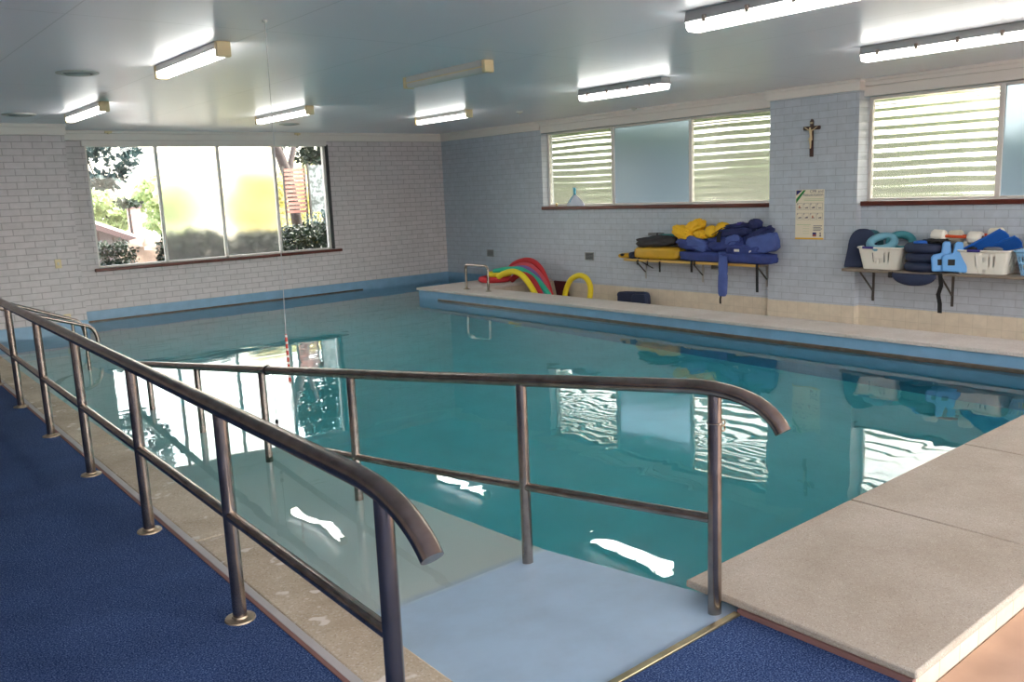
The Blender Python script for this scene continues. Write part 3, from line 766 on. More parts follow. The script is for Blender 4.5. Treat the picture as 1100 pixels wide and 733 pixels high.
shelf('yellow edged wall shelf under the left window loaded with yellow and blue vests', -4.98,-7.352,.30,.61,(-5.15,-6.22,-7.27),'shelf_grey','shelf_yel')
sh = shelf('grey wall shelf right of the crucifix pier loaded with baskets and navy rings', -8.58,-12.6,.45,.628,(-8.745,-9.67,-10.7,-11.8),'shelf_grey',None,'bracket_d')

M['navy'] = mat('navy_foam', lin(36,48,78), .7, nz=.08, nscale=14, bump=.1)
M['navy_vest'] = mat('navy_vest_cloth', lin(32,42,92), .75, nz=.15, nscale=12, bump=.25, bscale=35)
M['blue_vest'] = mat('blue_vest_cloth', lin(48,64,130), .7, nz=.15, nscale=10, bump=.3, bscale=30)
M['blue_vest_l'] = mat('lighter_blue_vest_cloth', lin(72,92,158), .7, nz=.12, nscale=10, bump=.25, bscale=30)
M['yellow'] = mat('yellow_vest_cloth', lin(238,186,30), .6, nz=.1, nscale=9, bump=.3, bscale=30)
M['mustard'] = mat('mustard_vinyl', lin(212,166,40), .5, nz=.08, nscale=7, bump=.15, bscale=20)
M['black_bag'] = mat('black_bag_cloth', lin(48,48,52), .6, nz=.2, nscale=8, bump=.35, bscale=22)
M['teal'] = mat('teal_mat', lin(36,130,130), .6); M['grey_bar'] = mat('grey_foam', lin(120,122,126), .7)
M['cream'] = mat('cream_foam', lin(226,220,202), .6); M['white_pl'] = mat('white_plastic', lin(232,228,218), .4)
M['lblue'] = mat('light_blue_foam', lin(98,160,222), .5); M['aqua'] = mat('aqua_ring_foam', lin(116,172,194), .55)
M['aqua_d'] = mat('darker_aqua_foam', lin(62,138,150), .55)
M['fin'] = mat('bright_blue_rubber', lin(30,98,190), .45); M['orange'] = mat('orange_bar', lin(226,84,36), .45)
M['purple'] = mat('purple_handle', lin(58,48,130), .5); M['pblue'] = mat('pale_blue_plastic', lin(140,190,230), .4)
M['lime'] = mat('lime_ball', lin(200,220,40), .5)
Rz = lambda a: Matrix.Rotation(math.radians(a),3,'Z'); Ry = lambda a: Matrix.Rotation(math.radians(a),3,'Y'); Rxm = lambda a: Matrix.Rotation(math.radians(a),3,'X')
def soft(name, label, cat, loc, parts, group=None):
    """parts: (part name, mat, centre offset, half sizes, rot, seed, amp, folds, fold_dir, e)"""
    r = thing(name, label, cat, loc, 0, group)
    for (pn, m, c, s, rot, seed, amp, fo, fd, e) in parts:
        MB().blob(c, s, rot, e, seed, amp, 2.6, 48, 28, fo, fd).build(pn, M[m], r, angle=80)
    return r
def strap(r, pts, w=.018, t=.004, name='strap', m='black', wdir=(0,1,0)):
    m_ = MB(); wd = Vector(wdir)
    rows = []
    P = [Vector(p) for p in pts]
    for i, p in enumerate(P):
        tg = (P[min(i+1,len(P)-1)]-P[max(i-1,0)]).normalized()
        n = tg.cross(wd).normalized()*t; rows.append([m_.bm.verts.new(p+wd*w*a+n*b) for a, b in ((-1,-1),(1,-1),(1,1),(-1,1))])
    for A, B in zip(rows, rows[1:]):
        for k in range(4): m_.bm.faces.new([A[k],A[(k+1)%4],B[(k+1)%4],B[k]])
    m_.bm.faces.new(rows[0]); m_.bm.faces.new(rows[-1])
    return m_.build(name, M[m], r)
# --- left shelf, from its left end
r = soft('float_pad', 'small yellow float tab with a black slot on the left end of the left shelf', 'float', (-.21,-4.94,.66),
     [('pad','mustard',(0,0,-.012),(.10,.11,.036),Rz(10),1,.05,0,(0,1,0),.7)])
MB().blob((-.085,-.01,.004),(.03,.035,.02),None,.7,2,.02,2,20,12).build('slot',M['black'],r)
strap(r, [(.03,-.10,-.03),(.03,-.16,-.05),(.08,-.30,-.13),(.13,-.42,-.2)], .012)
soft('folded_pad', 'dark navy folded pad tucked left of the mustard roll', 'pad', (-.16,-5.075,.655), [('pad','navy',(0,0,0),(.11,.055,.05),Rz(0),3,.08,0,(0,1,0),.6)])
r = soft('rolled_vest', 'mustard yellow rolled float mat lying under the black bag', 'rolled mat', (-.165,-5.565,.70), [('roll','mustard',(0,0,0),(.135,.43,.092),Rz(0),4,.05,.02,(1,0,0),.42)])
strap(r, [(-.12,.30,-.07),(-.15,.30,-.12),(-.15,.30,-.17)], .014); strap(r, [(-.11,-.11,-.08),(-.148,-.12,-.12),(-.148,-.125,-.26)], .014); strap(r, [(-.12,.12,-.08),(-.148,.11,-.12),(-.146,.11,-.17)], .010)
soft('cloth_bag', 'slumped black bag on top of the mustard roll', 'bag', (-.17,-5.53,.865), [('body','black_bag',(0,0,0),(.13,.35,.085),Rz(4)@Rxm(-5),5,.16,.03,(0,1,.3),.7)])
r = thing('foam_bar', 'grey foam bar sticking out behind the black bag', 'foam bar', (-.08,-5.42,.965)); MB().box(-.04,.04,-.13,.12,-.022,.022).build('bar', M['grey_bar'], r, bevel=.008); MB().blob((0,-.06,.0),(.042,.02,.025),None,.4,1,0,2,16,10).build('strap_band',M['black'],r)
r = thing('exercise_mat', 'teal mat edge showing between the black bag and the yellow vest', 'mat', (-.085,-5.71,.95)); MB().box(-.07,.07,-.2,.17,-.02,.018).build('mat', M['teal'], r, bevel=.008)
soft('life_vest', 'crumpled bright yellow vest, largest yellow heap on top of the blue vests', 'vest', (-.18,-6.13,1.02),
     [('front_panel','yellow',(-.05,.06,-.02),(.11,.17,.085),Rz(10)@Rxm(20),6,.22,.05,(0,1,.4),.7),
      ('back_panel','yellow',(.02,-.06,.055),(.10,.17,.085),Rxm(-28),7,.22,.05,(.4,1,0),.65),
      ('collar','yellow',(-.10,.02,-.03),(.06,.10,.055),Rxm(10),8,.25,.08,(0,1,0),.8),
      ('side_panel','yellow',(-.02,-.22,-.04),(.10,.10,.06),Rxm(5),9,.2,.04,(0,1,0),.75)])
r = soft('float_cushion', 'small yellow pair of round floats with a black strap beside the navy vests', 'float', (-.18,-6.60,1.02),
     [('float','yellow',(0,.09,0),(.085,.095,.085),Rz(0),10,.12,0,(0,1,0),.8), ('float','yellow',(0,-.09,.03),(.085,.10,.10),Rz(0),11,.12,0,(0,1,0),.8)])
strap(r, [(-.09,.03,-.04),(-.095,-.05,.0),(-.09,-.15,.06)], .010)
soft('life_vest', 'blue vest with pale triangular panel, front left of the blue pile', 'vest', (-.20,-6.27,.845),
     [('main_panel','blue_vest',(0,.02,0),(.13,.30,.085),Rxm(6),12,.15,.04,(0,1,.5),.6), ('chest_pad','blue_vest_l',(-.07,-.06,.01),(.065,.17,.085),Rxm(18),13,.1,0,(0,1,0),.5)])
r = soft('life_vest', 'long flat blue vest lying along the bottom of the blue pile', 'vest', (-.17,-6.72,.685),
     [('main_panel','blue_vest',(0,.28,0),(.15,.44,.072),Rz(0),14,.1,.04,(0,1,0),.45), ('side_panel','blue_vest',(-.06,-.42,.0),(.13,.40,.072),Rz(0),15,.1,.04,(0,1,0),.45)])
strap(r, [(-.14,-.62,-.03),(-.17,-.625,-.08),(-.17,-.63,-.43)], .018); strap(r, [(-.13,.46,-.02),(-.155,.45,-.08),(-.152,.45,-.22)], .017); strap(r, [(-.13,.40,-.02),(-.155,.40,-.08),(-.152,.40,-.13)], .012)
# hanging belt
r = thing('float_belt', 'blue padded belt hanging down over the front of the left shelf', 'float belt', (-.325,-6.83,.61))
m_ = MB()
prof = [((.10,.16,.13),.06,.03),((.03,.05,.14),.068,.035),((-.04,-.005,.09),.07,.036),((-.055,-.012,0),.066,.036),((-.055,-.012,-.1),.064,.036),((-.056,-.012,-.13),.06,.030),((-.056,-.012,-.16),.066,.038),((-.058,-.010,-.3),.067,.038),((-.058,-.008,-.40),.062,.036),((-.058,-.006,-.435),.045,.024)]
rows = []
for (p, wv, tv) in prof:
    a = []
    for k in range(20):
        t = 2*PI*k/20; ct = math.copysign(abs(math.cos(t))**.6, math.cos(t)); st = math.copysign(abs(math.sin(t))**.6, math.sin(t))
        a.append(m_.bm.verts.new(Vector(p)+Vector((tv*st, wv*ct, 0)) if p[2] < .08 else Vector(p)+Vector((tv*st*.7, wv*ct*.9, tv*st*.7))))
    rows.append(a)
for A, B in zip(rows, rows[1:]):
    for k in range(20): m_.bm.faces.new([A[k],A[(k+1)%20],B[(k+1)%20],B[k]])
m_.bm.faces.new(rows[0]); m_.bm.faces.new(rows[-1])
m_.build('pad', M['blue_vest_l'], r, angle=70)
strap(r, [(-.058,.02,-.43),(-.058,.03,-.48),(-.056,.03,-.54)], .012)
soft('life_vest', 'blue vest folded in the middle of the blue pile above the hanging belt', 'vest', (-.19,-6.79,.865),
     [('main_panel','blue_vest',(0,0,0),(.13,.30,.10),Rxm(-3),16,.2,.07,(0,1,.4),.6), ('chest_pad','blue_vest_l',(-.08,-.13,.05),(.05,.12,.07),Rxm(-25),17,.12,.03,(0,1,0),.55)])
r = soft('life_vest', 'blue vest with small white label low on the right of the blue pile', 'vest', (-.215,-7.10,.79),
     [('main_panel','blue_vest',(0,0,0),(.13,.28,.07),Rz(0),18,.15,.05,(0,1,0),.5)])
MB().obox((-.128,.07,.0),(0,1,0),(0,0,1),(1,0,0),.04,.016,.004).build('label_patch', M['cream'], r, bevel=.002)
MB().obox((-.128,-.14,-.01),(0,1,0),(0,0,1),(1,0,0),.016,.014,.004).build('buckle', M['white_pl'], r, bevel=.002)
soft('life_vest', 'squarish lighter blue folded vest pad at the right end of the left shelf', 'vest', (-.225,-7.33,.875),
     [('main_panel','blue_vest_l',(-.02,-.04,0),(.07,.21,.12),Rxm(-12)@Rz(6),19,.08,.02,(0,1,.3),.35), ('back_panel','blue_vest',(.03,.10,.05),(.07,.18,.10),Rxm(-20),20,.15,.04,(0,1,0),.5)])
r = soft('life_vest', 'dark navy vest slumped across the upper right of the blue pile', 'vest', (-.19,-7.00,1.01),
     [('main_panel','navy_vest',(0,.08,.01),(.12,.27,.065),Rxm(-5),21,.15,.05,(0,1,.3),.6), ('side_panel','navy_vest',(.0,-.26,-.03),(.085,.22,.075),Rxm(-22),22,.18,.05,(0,1,0),.6)])
strap(r, [(-.10,.26,.03),(-.135,.27,-.02),(-.14,.27,-.12)], .03)
soft('life_vest', 'navy vest with a round rolled end on the very top of the pile', 'vest', (-.20,-7.02,1.105),
     [('main_panel','navy_vest',(0,.04,0),(.10,.23,.032),Rxm(-4),23,.2,.04,(0,1,0),.7), ('rolled_collar','navy_vest',(0,-.20,.025),(.09,.085,.066),Rz(0),24,.14,.03,(0,1,0),.8), ('purple_trim','purple',(-.02,.01,.02),(.07,.05,.03),Rz(0),25,.2,.03,(0,1,0),.8)])

# --- right shelf
def kick(label, loc, w, h, t, rz, tilt, m):
    r = thing('kickboard', label, 'kickboard', loc)
    pts = [(-w/2,0),(w/2,0)] + [(w/2*.84*math.cos(a)**.75 if math.cos(a)>1e-6 else -w/2*.84*abs(math.cos(a))**.75 if math.cos(a)<-1e-6 else 0, h*.52+h*.48*math.sin(a)) for a in [PI*k/20 for k in range(0,21)]]
    R3 = Rz(rz) @ Ry(tilt)
    m_ = MB(); m_.prism([R3 @ Vector((-t/2, a, b)) for a, b in pts], R3 @ Vector((t,0,0)))
    m_.build('board', M[m], r, bevel=.012, seg=3)
    return r
M['teal_dark'] = mat('dark_teal_foam', lin(40,92,104), .65)
kick('navy arched kickboard standing at the left end of the right shelf', (-.255,-8.715,.630), .39,.455,.035,14,9,'navy')
kick('dark teal kickboard standing just behind the navy kickboard', (-.185,-8.77,.630), .37,.44,.03,14,9,'teal_dark')
def basket(label, loc, L, W, Ht, m, slots, handle=None, taper=.8, rowsn=9):
    r = thing('laundry_basket', label, 'basket', loc)
    nper = 200; m_ = MB()
    def per(t, l, w):
        a = 2*PI*t; p = .28
        return Vector((math.copysign(abs(math.cos(a))**p, math.cos(a))*w/2, math.copysign(abs(math.sin(a))**p, math.sin(a))*l/2, 0))
    # even perimeter sampling
    S_ = [per(i/2000., L, W) for i in range(2000)]; d = [0]
    for i in range(1, 2001): d.append(d[-1]+(S_[i%2000]-S_[i-1]).length)
    par = []; j = 0
    for k in range(nper):
        tgt = d[-1]*k/nper
        while d[j+1] < tgt: j += 1
        par.append(j/2000.)
    zs = [Ht*k/rowsn for k in range(rowsn+1)]
    G = []
    for z in zs:
        f = taper+(1-taper)*z/Ht
        G.append([m_.bm.verts.new(per(t, L*f, W*f)+Vector((0,0,z))) for t in par])
    m_.bm.faces.new(list(reversed(G[0])))
    for i in range(rowsn):
        for k in range(nper):
            if slots(i, k, nper): continue
            m_.bm.faces.new([G[i][k],G[i][(k+1)%nper],G[i+1][(k+1)%nper],G[i+1][k]])
    b = m_.build('body', M[m], r, angle=60)
    s = b.modifiers.new('solid','SOLIDIFY'); s.thickness = .004; s.offset = 0
    MB().tube([per(t, L+.012, W+.012)+Vector((0,0,Ht)) for t in par], .011, 10, closed=True).build('rim', M[m], r)
    if handle:
        for sx_ in (-1,):
            MB().tube([(sx_*(W/2+.008), handle+.065*q, Ht+.002) for q in (-1,-.5,0,.5,1)], .0145, 10).build('handle_grip', M['purple'], r)
        MB().tube([(.06*q, -(L/2+.008), Ht+.002) for q in (-1,0,1)], .0145, 10).build('handle_grip', M['purple'], r)
    return r
def slots_white(i, k, n): return 3 <= i <= 6 and k % 6 < 2 and (n*.43 < k < n*.60 or n*.68 < k < n*.80)
def slots_blue(i, k, n): return i in (2,3,5,6) and k % 5 > 1
basket('white slotted basket holding aqua rings on the right shelf', (-.215,-8.995,.630), .53,.36,.245,'white_pl',slots_white,.12)
basket('white slotted basket holding blue fins on the right shelf', (-.215,-10.115,.630), .53,.36,.24,'white_pl',slots_white,.08)
basket('pale blue open-weave basket cut by the right edge of the photo', (-.205,-10.66,.630), .50,.36,.245,'pblue',slots_blue,None,.78)
def nrm(n):
    n = Vector(n).normalized(); return Vector((0,0,1)).rotation_difference(n).to_matrix()
def ring(name, label, cat, loc, R, rr, rot, m, group=None):
    r = thing(name, label, cat, loc, 0, group)
    MB().torus((0,0,0), R, rr, 56, 18, rot).build('foam_ring', M[m], r)
    return r
ring('foam_ring','aqua foam ring tilted at the front of the left white basket','foam ring',(-.24,-8.955,.925),.130,.045,nrm((-.55,-.08,.95)),'aqua')
ring('foam_ring','aqua foam ring leaning at the back right of the left white basket','foam ring',(-.12,-9.12,.925),.120,.045,nrm((-.58,-.32,.75)),'aqua_d')
for i, (z, dx, dy, l) in enumerate(((.677,0,0,'navy foam ring at the bottom of the stack on the right shelf'),(.781,.01,-.005,'navy foam ring in the middle of the stack on the right shelf'),(.885,-.005,.005,'navy foam ring at the top of the stack, holding blue straps'))):
    ring('foam_ring', l, 'foam ring', (-.25+dx,-9.495+dy,z), .188,.054,None,'navy')
r = thing('swim_belt', 'navy curved belt drooping below the shelf front, with long black strap', 'swim belt', (-.475,-9.45,.60))
m_ = MB(); rows = []
for q in range(25):
    y = .24-.48*q/24; s = math.sqrt(max(0,1-(y/.245)**2)); dep = .02+.115*s
    a = []
    for k in range(12):
        t = 2*PI*k/12; a.append(m_.bm.verts.new((.0-.02*s+.026*math.cos(t)*(.4+.6*s), y, .012-dep/2+dep/2*math.sin(t))))
    rows.append(a)
for A, B in zip(rows, rows[1:]):
    for k in range(12): m_.bm.faces.new([A[k],A[(k+1)%12],B[(k+1)%12],B[k]])
m_.bm.faces.new(rows[0]); m_.bm.faces.new(rows[-1])
m_.build('pad', M['navy'], r, angle=70)
strap(r, [(0,-.20,.01),(-.02,-.29,.03),(-.015,-.305,-.1),(-.02,-.28,-.2),(-.005,-.295,-.3),(-.01,-.30,-.40)], .022)
MB().box(-.02,.015,.235,.285,-.045,.02).build('buckle', M['black'], r, bevel=.008)
r = soft('float_strap','blue and black float strap bundled inside the top navy ring','strap bundle',(-.30,-9.56,.945),[('pad','fin',(-.06,.08,0),(.05,.09,.022),Rz(20),31,.15,0,(0,1,0),.6),('webbing','black',(0,-.03,.012),(.10,.14,.028),Rz(-20),32,.25,.06,(0,1,0),.7)])
def dumbbell(label, loc, L, R_, m, rot):
    r = thing('foam_dumbbell', label, 'dumbbell', loc, 0, 'foam dumbbells on the right shelf')
    B = rot
    def xf(m_): 
        for v in m_.bm.verts: v.co = B @ v.co
        return m_
    xf(MB().cyl((0,-L/2+.02,0), .016, L-.04, 16, axis='y')).build('bar', M['orange'], r)
    for s in (-1, 1):
        w = .075; c = s*(L/2-w)
        xf(MB().lathe([(R_*.55,-w),(R_*.88,-w+.006),(R_,-w+.022),(R_,w-.022),(R_*.88,w-.006),(R_*.55,w)], (0,c,0), 8 if m=='white_pl' else 28, 'y')).build('foam_end', M[m], r, bevel=.012, seg=3, angle=50)
        e = s*(L/2)
        xf(MB().lathe([(.024,0),(.024,.004*1)], (0,e-(.002 if s>0 else .002),0), 20, 'y')).build('end_plug', M['black'], r)
        xf(MB().lathe([(.014,0),(.012,.004)], (0,e+(.002 if s>0 else -.006),0), 16, 'y')).build('plug_button', M['orange'], r)
    return r
dumbbell('white foam dumbbell with orange bar lying in front, across the navy rings', (-.27,-9.80,1.008), .54,.070,'white_pl', Rz(-3)@Rxm(2))
dumbbell('cream foam dumbbell lying behind the white one across the navy rings', (-.115,-9.93,1.012), .56,.070,'cream', Rz(2)@Rxm(-4))
r = thing('foam_paddle','small cream foam paddle standing in the left end of the fins basket','paddle',(-.24,-9.90,.66)); MB().box(-.05,.05,-.035,.03,0,.30).build('blade', M['cream'], r, bevel=.014)
def hand_float(label, loc, rot):
    r = thing('hand_float', label, 'hand float', loc, 0, 'light blue hand floats')
    base = [(-.11,.0),(.13,-.015),(.135,.15),(.095,.185),(.085,.31),(.03,.32),(.005,.30),(-.01,.195),(-.09,.18),(-.115,.155)]
    m_ = MB(); m_.prism([rot @ Vector((-.018,-a,b)) for a, b in base], rot @ Vector((.036,0,0)))
    m_.build('foam_plate', M['lblue'], r, bevel=.014, seg=3)
    MB().obox(rot @ Vector((-.019,.02,.095)), rot @ Vector((0,1,0)), rot @ Vector((0,0,1)), rot @ Vector((1,0,0)), .034,.032,.003).build('hand_slot', M['black'], r)
hand_float('light blue hand float with black slot leaning in front between rings and fins basket', (-.415,-9.84,.648), Rz(24)@Ry(8)@Rxm(0))
hand_float('light blue hand float leaning just behind the front one, against the navy rings', (-.425,-9.735,.650), Rz(40)@Ry(5)@Rxm(-2))
tag(MB().blob((0,0,0),(.02,.02,.02),None,1,1,.02,2,20,12).build('small_ball', M['white_pl'], None, (-.375,-9.90,.643)), 'tiny white ball on the shelf edge beside the fins basket', 'ball')
def fin(label, loc, rot, l):
    r = thing('swim_fin', label, 'swim fin', loc, 0, 'blue swim fins')
    m_ = MB(); m_.prism([rot @ Vector(p) for p in ((-.05,0,0),(.05,0,0),(.062,-l*.5,0),(.088,-l,0),(.03,-l-.02,0),(-.03,-l-.02,0),(-.088,-l,0),(-.062,-l*.5,0))], rot @ Vector((0,0,.014)))
    m_.build('blade', M['fin'], r, bevel=.005)
    m_ = MB()
    for s in (-1, 1): m_.tube([rot @ Vector((s*.05,.02,.008)), rot @ Vector((s*.07,-l*.5,.008)), rot @ Vector((s*.09,-l,.008))], .011, 10)
    m_.build('side_ribs', M['fin'], r)
    MB().blob(rot @ Vector((0,.0,.03)), (.05,.10,.035), rot, .8, 33, .05, 2, 24, 14).build('foot_pocket', M['black'] , r)
def axes(d, w):
    d = Vector(d).normalized(); w = Vector(w); w = (w-d*w.dot(d)).normalized(); n = w.cross(-d)
    return Matrix((w, -d, n)).transposed()
fin('blue swim fin sticking up diagonally at the front of the right white basket', (-.30,-9.93,.865), axes((.05,-.9,.46),(-.75,.25,.62)), .40)
fin('blue swim fin lying lower behind the first fin in the right white basket', (-.20,-10.06,.865), axes((.05,-.95,.30),(-.75,.25,.62)), .34)
tag(MB().blob((0,0,0),(.05,.09,.035),None,.7,35,.15,3,24,14).build('grey_cloth', M['grey_bar'], None, (-.25,-10.16,.87)), 'small grey cloth bundle beneath the fins in the right white basket', 'cloth')
for (p, l) in (((-.27,-10.60,.745),'lime ball at the front inside the pale blue basket'),((-.22,-10.74,.74),'lime ball farther back inside the pale blue basket')):
    tag(MB().blob((0,0,0),(.055,.055,.055),None,1,1,.0,2,28,18).build('play_ball', M['lime'], None, p), l, 'ball', 'lime balls in the pale blue basket')
r = thing('foam_float','cream rounded float standing behind the pale blue basket','float',(-.075,-10.52,.630)); MB().prism([(-.025,-.12,0),(-.025,.12,0),(-.025,.125,.33),(-.025,.10,.385),(-.025,-.10,.385),(-.025,-.125,.33)],(.05,0,0)).build('board', M['cream'], r, bevel=.016, seg=3)

# things on the window sill
M['bag_white'] = mat('white_plastic_bag', lin(214,220,236), .45, bump=.3, bscale=25); M['bag_cyan'] = mat('cyan_bag_neck', lin(70,170,205), .45)
r = thing('plastic_bag', 'white plastic bag gathered to a cyan neck on the left window sill', 'bag', (.04,-3.60,1.392))
m_ = MB(); rows = []
for q, (w_, z) in enumerate(((.19,0),(.185,.03),(.15,.08),(.10,.13),(.055,.165),(.03,.185))):
    rows.append([m_.bm.verts.new((math.cos(t)*w_*.28*(1+.12*math.sin(5*t+q)), .03*(1-z/.18)*-.6+math.sin(t)*w_*(1+.08*math.sin(4*t+q)), z)) for t in [2*PI*k/32 for k in range(32)]])
for A, B in zip(rows, rows[1:]):
    for k in range(32): m_.bm.faces.new([A[k],A[(k+1)%32],B[(k+1)%32],B[k]])
m_.bm.faces.new(rows[0]); m_.bm.faces.new(rows[-1]); m_.build('bag_body', M['bag_white'], r, angle=70)
MB().lathe([(.026,.18),(.02,.20),(.023,.25),(.026,.29),(.012,.295)], (0,.0,0), 16).build('neck', M['bag_cyan'], r)
MB().tube([(-.05,.07,.06),(-.03,.03,.14),(-.02,.0,.19)], .006, 8).build('cyan_trim', M['bag_cyan'], r)
r = thing('brass_ornament','tiny brass fitting at the left end of the left window sill','ornament',(.06,-3.14,1.392)); MB().lathe([(.025,0),(.022,.01),(.012,.02),(.022,.04),(.008,.055)],(0,0,0),16).build('knob', mat('dull_brass', lin(170,150,100), .35, metal=.8), r)

# ------------------------------------------------------------------ noodles behind the hob
cols = {'red':lin(206,54,60),'pink':lin(216,84,96),'dred':lin(170,36,46),'green':lin(44,176,146),'yellow':lin(232,208,40),'purple':lin(132,98,168)}
for k, v in cols.items(): M['n_'+k] = mat(k+'_noodle_foam', v, .7, bump=.1, bscale=80)
def spline(P, n=8):
    P = [Vector(p) for p in P]; P = [P[0]*2-P[1]]+P+[P[-1]*2-P[-2]]; out = []
    for i in range(1, len(P)-2):
        for k in range(n):
            t = k/n; a,b,c,d = P[i-1],P[i],P[i+1],P[i+2]
            out.append(.5*((2*b)+(c-a)*t+(2*a-5*b+4*c-d)*t*t+(3*b-a-3*c+d)*t**3))
    out.append(P[-2]); return out
def noodle(label, pts, col, rr=.046, closed=False):
    o = Vector(pts[-1]); r = thing('pool_noodle', label, 'pool noodle', o, 0, 'foam noodles behind the pool hob')
    P = spline([Vector(p)-o for p in pts], 8)
    MB().tube(P, rr, 18).build('foam_tube', M['n_'+col], r)
    for e, d in ((P[0], P[0]-P[1]), (P[-1], P[-1]-P[-2])):
        d = d.normalized(); MB().tube([e-d*.002, e+d*.0015], rr*.3, 12).build('end_hole', M['black'], r)
noodle('long red noodle, highest arch of the noodle heap against the wall', [(-.3,-2.20,.27),(-.3,-2.40,.42),(-.3,-2.695,.50),(-.3,-2.92,.48),(-.3,-3.10,.36),(-.3,-3.22,.18),(-.3,-3.30,0),(-.3,-3.36,-.20)], 'red')
noodle('pinkish red noodle just under the highest red arch', [(-.45,-2.35,.24),(-.45,-2.5,.35),(-.45,-2.75,.43),(-.45,-2.96,.43),(-.45,-3.16,.34),(-.45,-3.33,.18),(-.45,-3.43,0),(-.45,-3.48,-.20)], 'pink')
noodle('purple noodle between the pinkish red and green noodles', [(-.62,-2.55,.25),(-.62,-2.75,.37),(-.62,-3.0,.41),(-.62,-3.2,.37),(-.62,-3.36,.27),(-.62,-3.48,.13),(-.62,-3.58,-.04),(-.62,-3.63,-.20)], 'purple')
noodle('green noodle with its free end pointing left over the hob end', [(-.8,-2.48,.345),(-.8,-2.694,.378),(-.8,-2.9,.402),(-.8,-3.082,.41),(-.8,-3.23,.39),(-.8,-3.469,.30),(-.8,-3.70,.15),(-.8,-3.86,-.02),(-.8,-3.95,-.20)], 'green')
noodle('dark red noodle under the green noodle', [(-.95,-3.10,.25),(-.95,-3.25,.33),(-.95,-3.42,.35),(-.95,-3.6,.29),(-.95,-3.74,.14),(-.95,-3.84,-.03),(-.95,-3.90,-.20)], 'dred')
noodle('yellow noodle arching in front of the noodle heap', [(-1.1,-2.95,.31),(-1.1,-3.1,.37),(-1.1,-3.25,.405),(-1.1,-3.4,.405),(-1.1,-3.56,.35),(-1.1,-3.72,.22),(-1.1,-3.84,.08),(-1.1,-3.95,-.08),(-1.1,-4.0,-.20)], 'yellow')
noodle('yellow noodle bent into a lone arch right of the noodle heap', [(-.75,-4.10,-.20),(-.75,-4.14,.03),(-.75,-4.19,.17),(-.75,-4.28,.29),(-.75,-4.40,.355),(-.75,-4.52,.37),(-.75,-4.63,.33),(-.75,-4.70,.23),(-.75,-4.70,.10),(-.75,-4.66,-.04),(-.75,-4.63,-.20)], 'yellow', .042)
r = ring('foam_ring','red foam hoop lying flat on the end of the hob with a yellow hoop inside','foam hoop',(-.83,-2.52,.226),.24,.046,None,'n_red')
ring('foam_ring','yellow foam hoop resting on the red hoop on the hob end','foam hoop',(-.80,-2.60,.310),.18,.038,None,'n_yellow')
r = thing('kickboard','maroon board leaning on the tiled wall right of the noodle heap','kickboard',(-.12,-3.42,-.25)); MB().obox((0,0,.21),(0,1,0),(-.25,0,1),(1,0,.25),.15,.22,.016).build('board', mat('maroon_foam', lin(84,26,38), .7), r, bevel=.01)
r = soft('folded_cushion','dark navy folded cushion propped against the tiles beneath the left shelf','cushion',(-.15,-5.03,-.25), [('back_half','navy',(0,.0,.18),(.05,.31,.165),Rxm(-3),41,.06,.0,(0,1,0),.25),('front_half','navy',(-.06,-.17,.17),(.04,.14,.155),Rxm(-3),42,.05,.0,(0,1,0),.25)])
SKY, SUN, EXPO = 1.0, 5.0, 1.12

# ------------------------------------------------------------------ outside
def leaf_mat(name, c1, c2, trans=.35):
    m, nt, bs, out = new(name)
    oi = N(nt, 'ShaderNodeTexCoord'); n = N(nt, 'ShaderNodeTexNoise'); n.inputs['Scale'].default_value = 6; n.inputs['Detail'].default_value = 3
    nt.links.new(oi.outputs['Object'], n.inputs['Vector'])
    r = N(nt, 'ShaderNodeValToRGB'); r.color_ramp.elements[0].position = .35; r.color_ramp.elements[1].position = .65
    r.color_ramp.elements[0].color = c1; r.color_ramp.elements[1].color = c2
    nt.links.new(n.outputs['Fac'], r.inputs['Fac']); nt.links.new(r.outputs['Color'], bs.inputs['Base Color'])
    bs.inputs['Roughness'].default_value = .45
    t = N(nt, 'ShaderNodeBsdfTranslucent'); nt.links.new(r.outputs['Color'], t.inputs[0])
    mx = N(nt, 'ShaderNodeMixShader'); mx.inputs[0].default_value = trans
    nt.links.new(bs.outputs[0], mx.inputs[1]); nt.links.new(t.outputs[0], mx.inputs[2]); nt.links.new(mx.outputs[0], out.inputs['Surface'])
    return m
M['leaf_dark'] = leaf_mat('dark_green_leaf', lin(14,25,16), lin(34,52,30), .15)
M['leaf_blue'] = leaf_mat('blue_green_leaf', lin(34,52,56), lin(70,94,92), .2)
M['leaf_mid'] = leaf_mat('mid_green_leaf', lin(70,104,40), lin(128,156,66), .4)
M['leaf_hedge'] = leaf_mat('hedge_leaf', lin(70,96,52), lin(112,134,80), .25)
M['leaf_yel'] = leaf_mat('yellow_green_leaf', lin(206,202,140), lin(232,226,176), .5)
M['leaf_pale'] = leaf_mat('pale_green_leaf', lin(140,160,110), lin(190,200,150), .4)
M['bark'] = mat('grey_brown_bark', lin(58,48,46), .8, nz=.25, nscale=9, bump=.5, bscale=20)
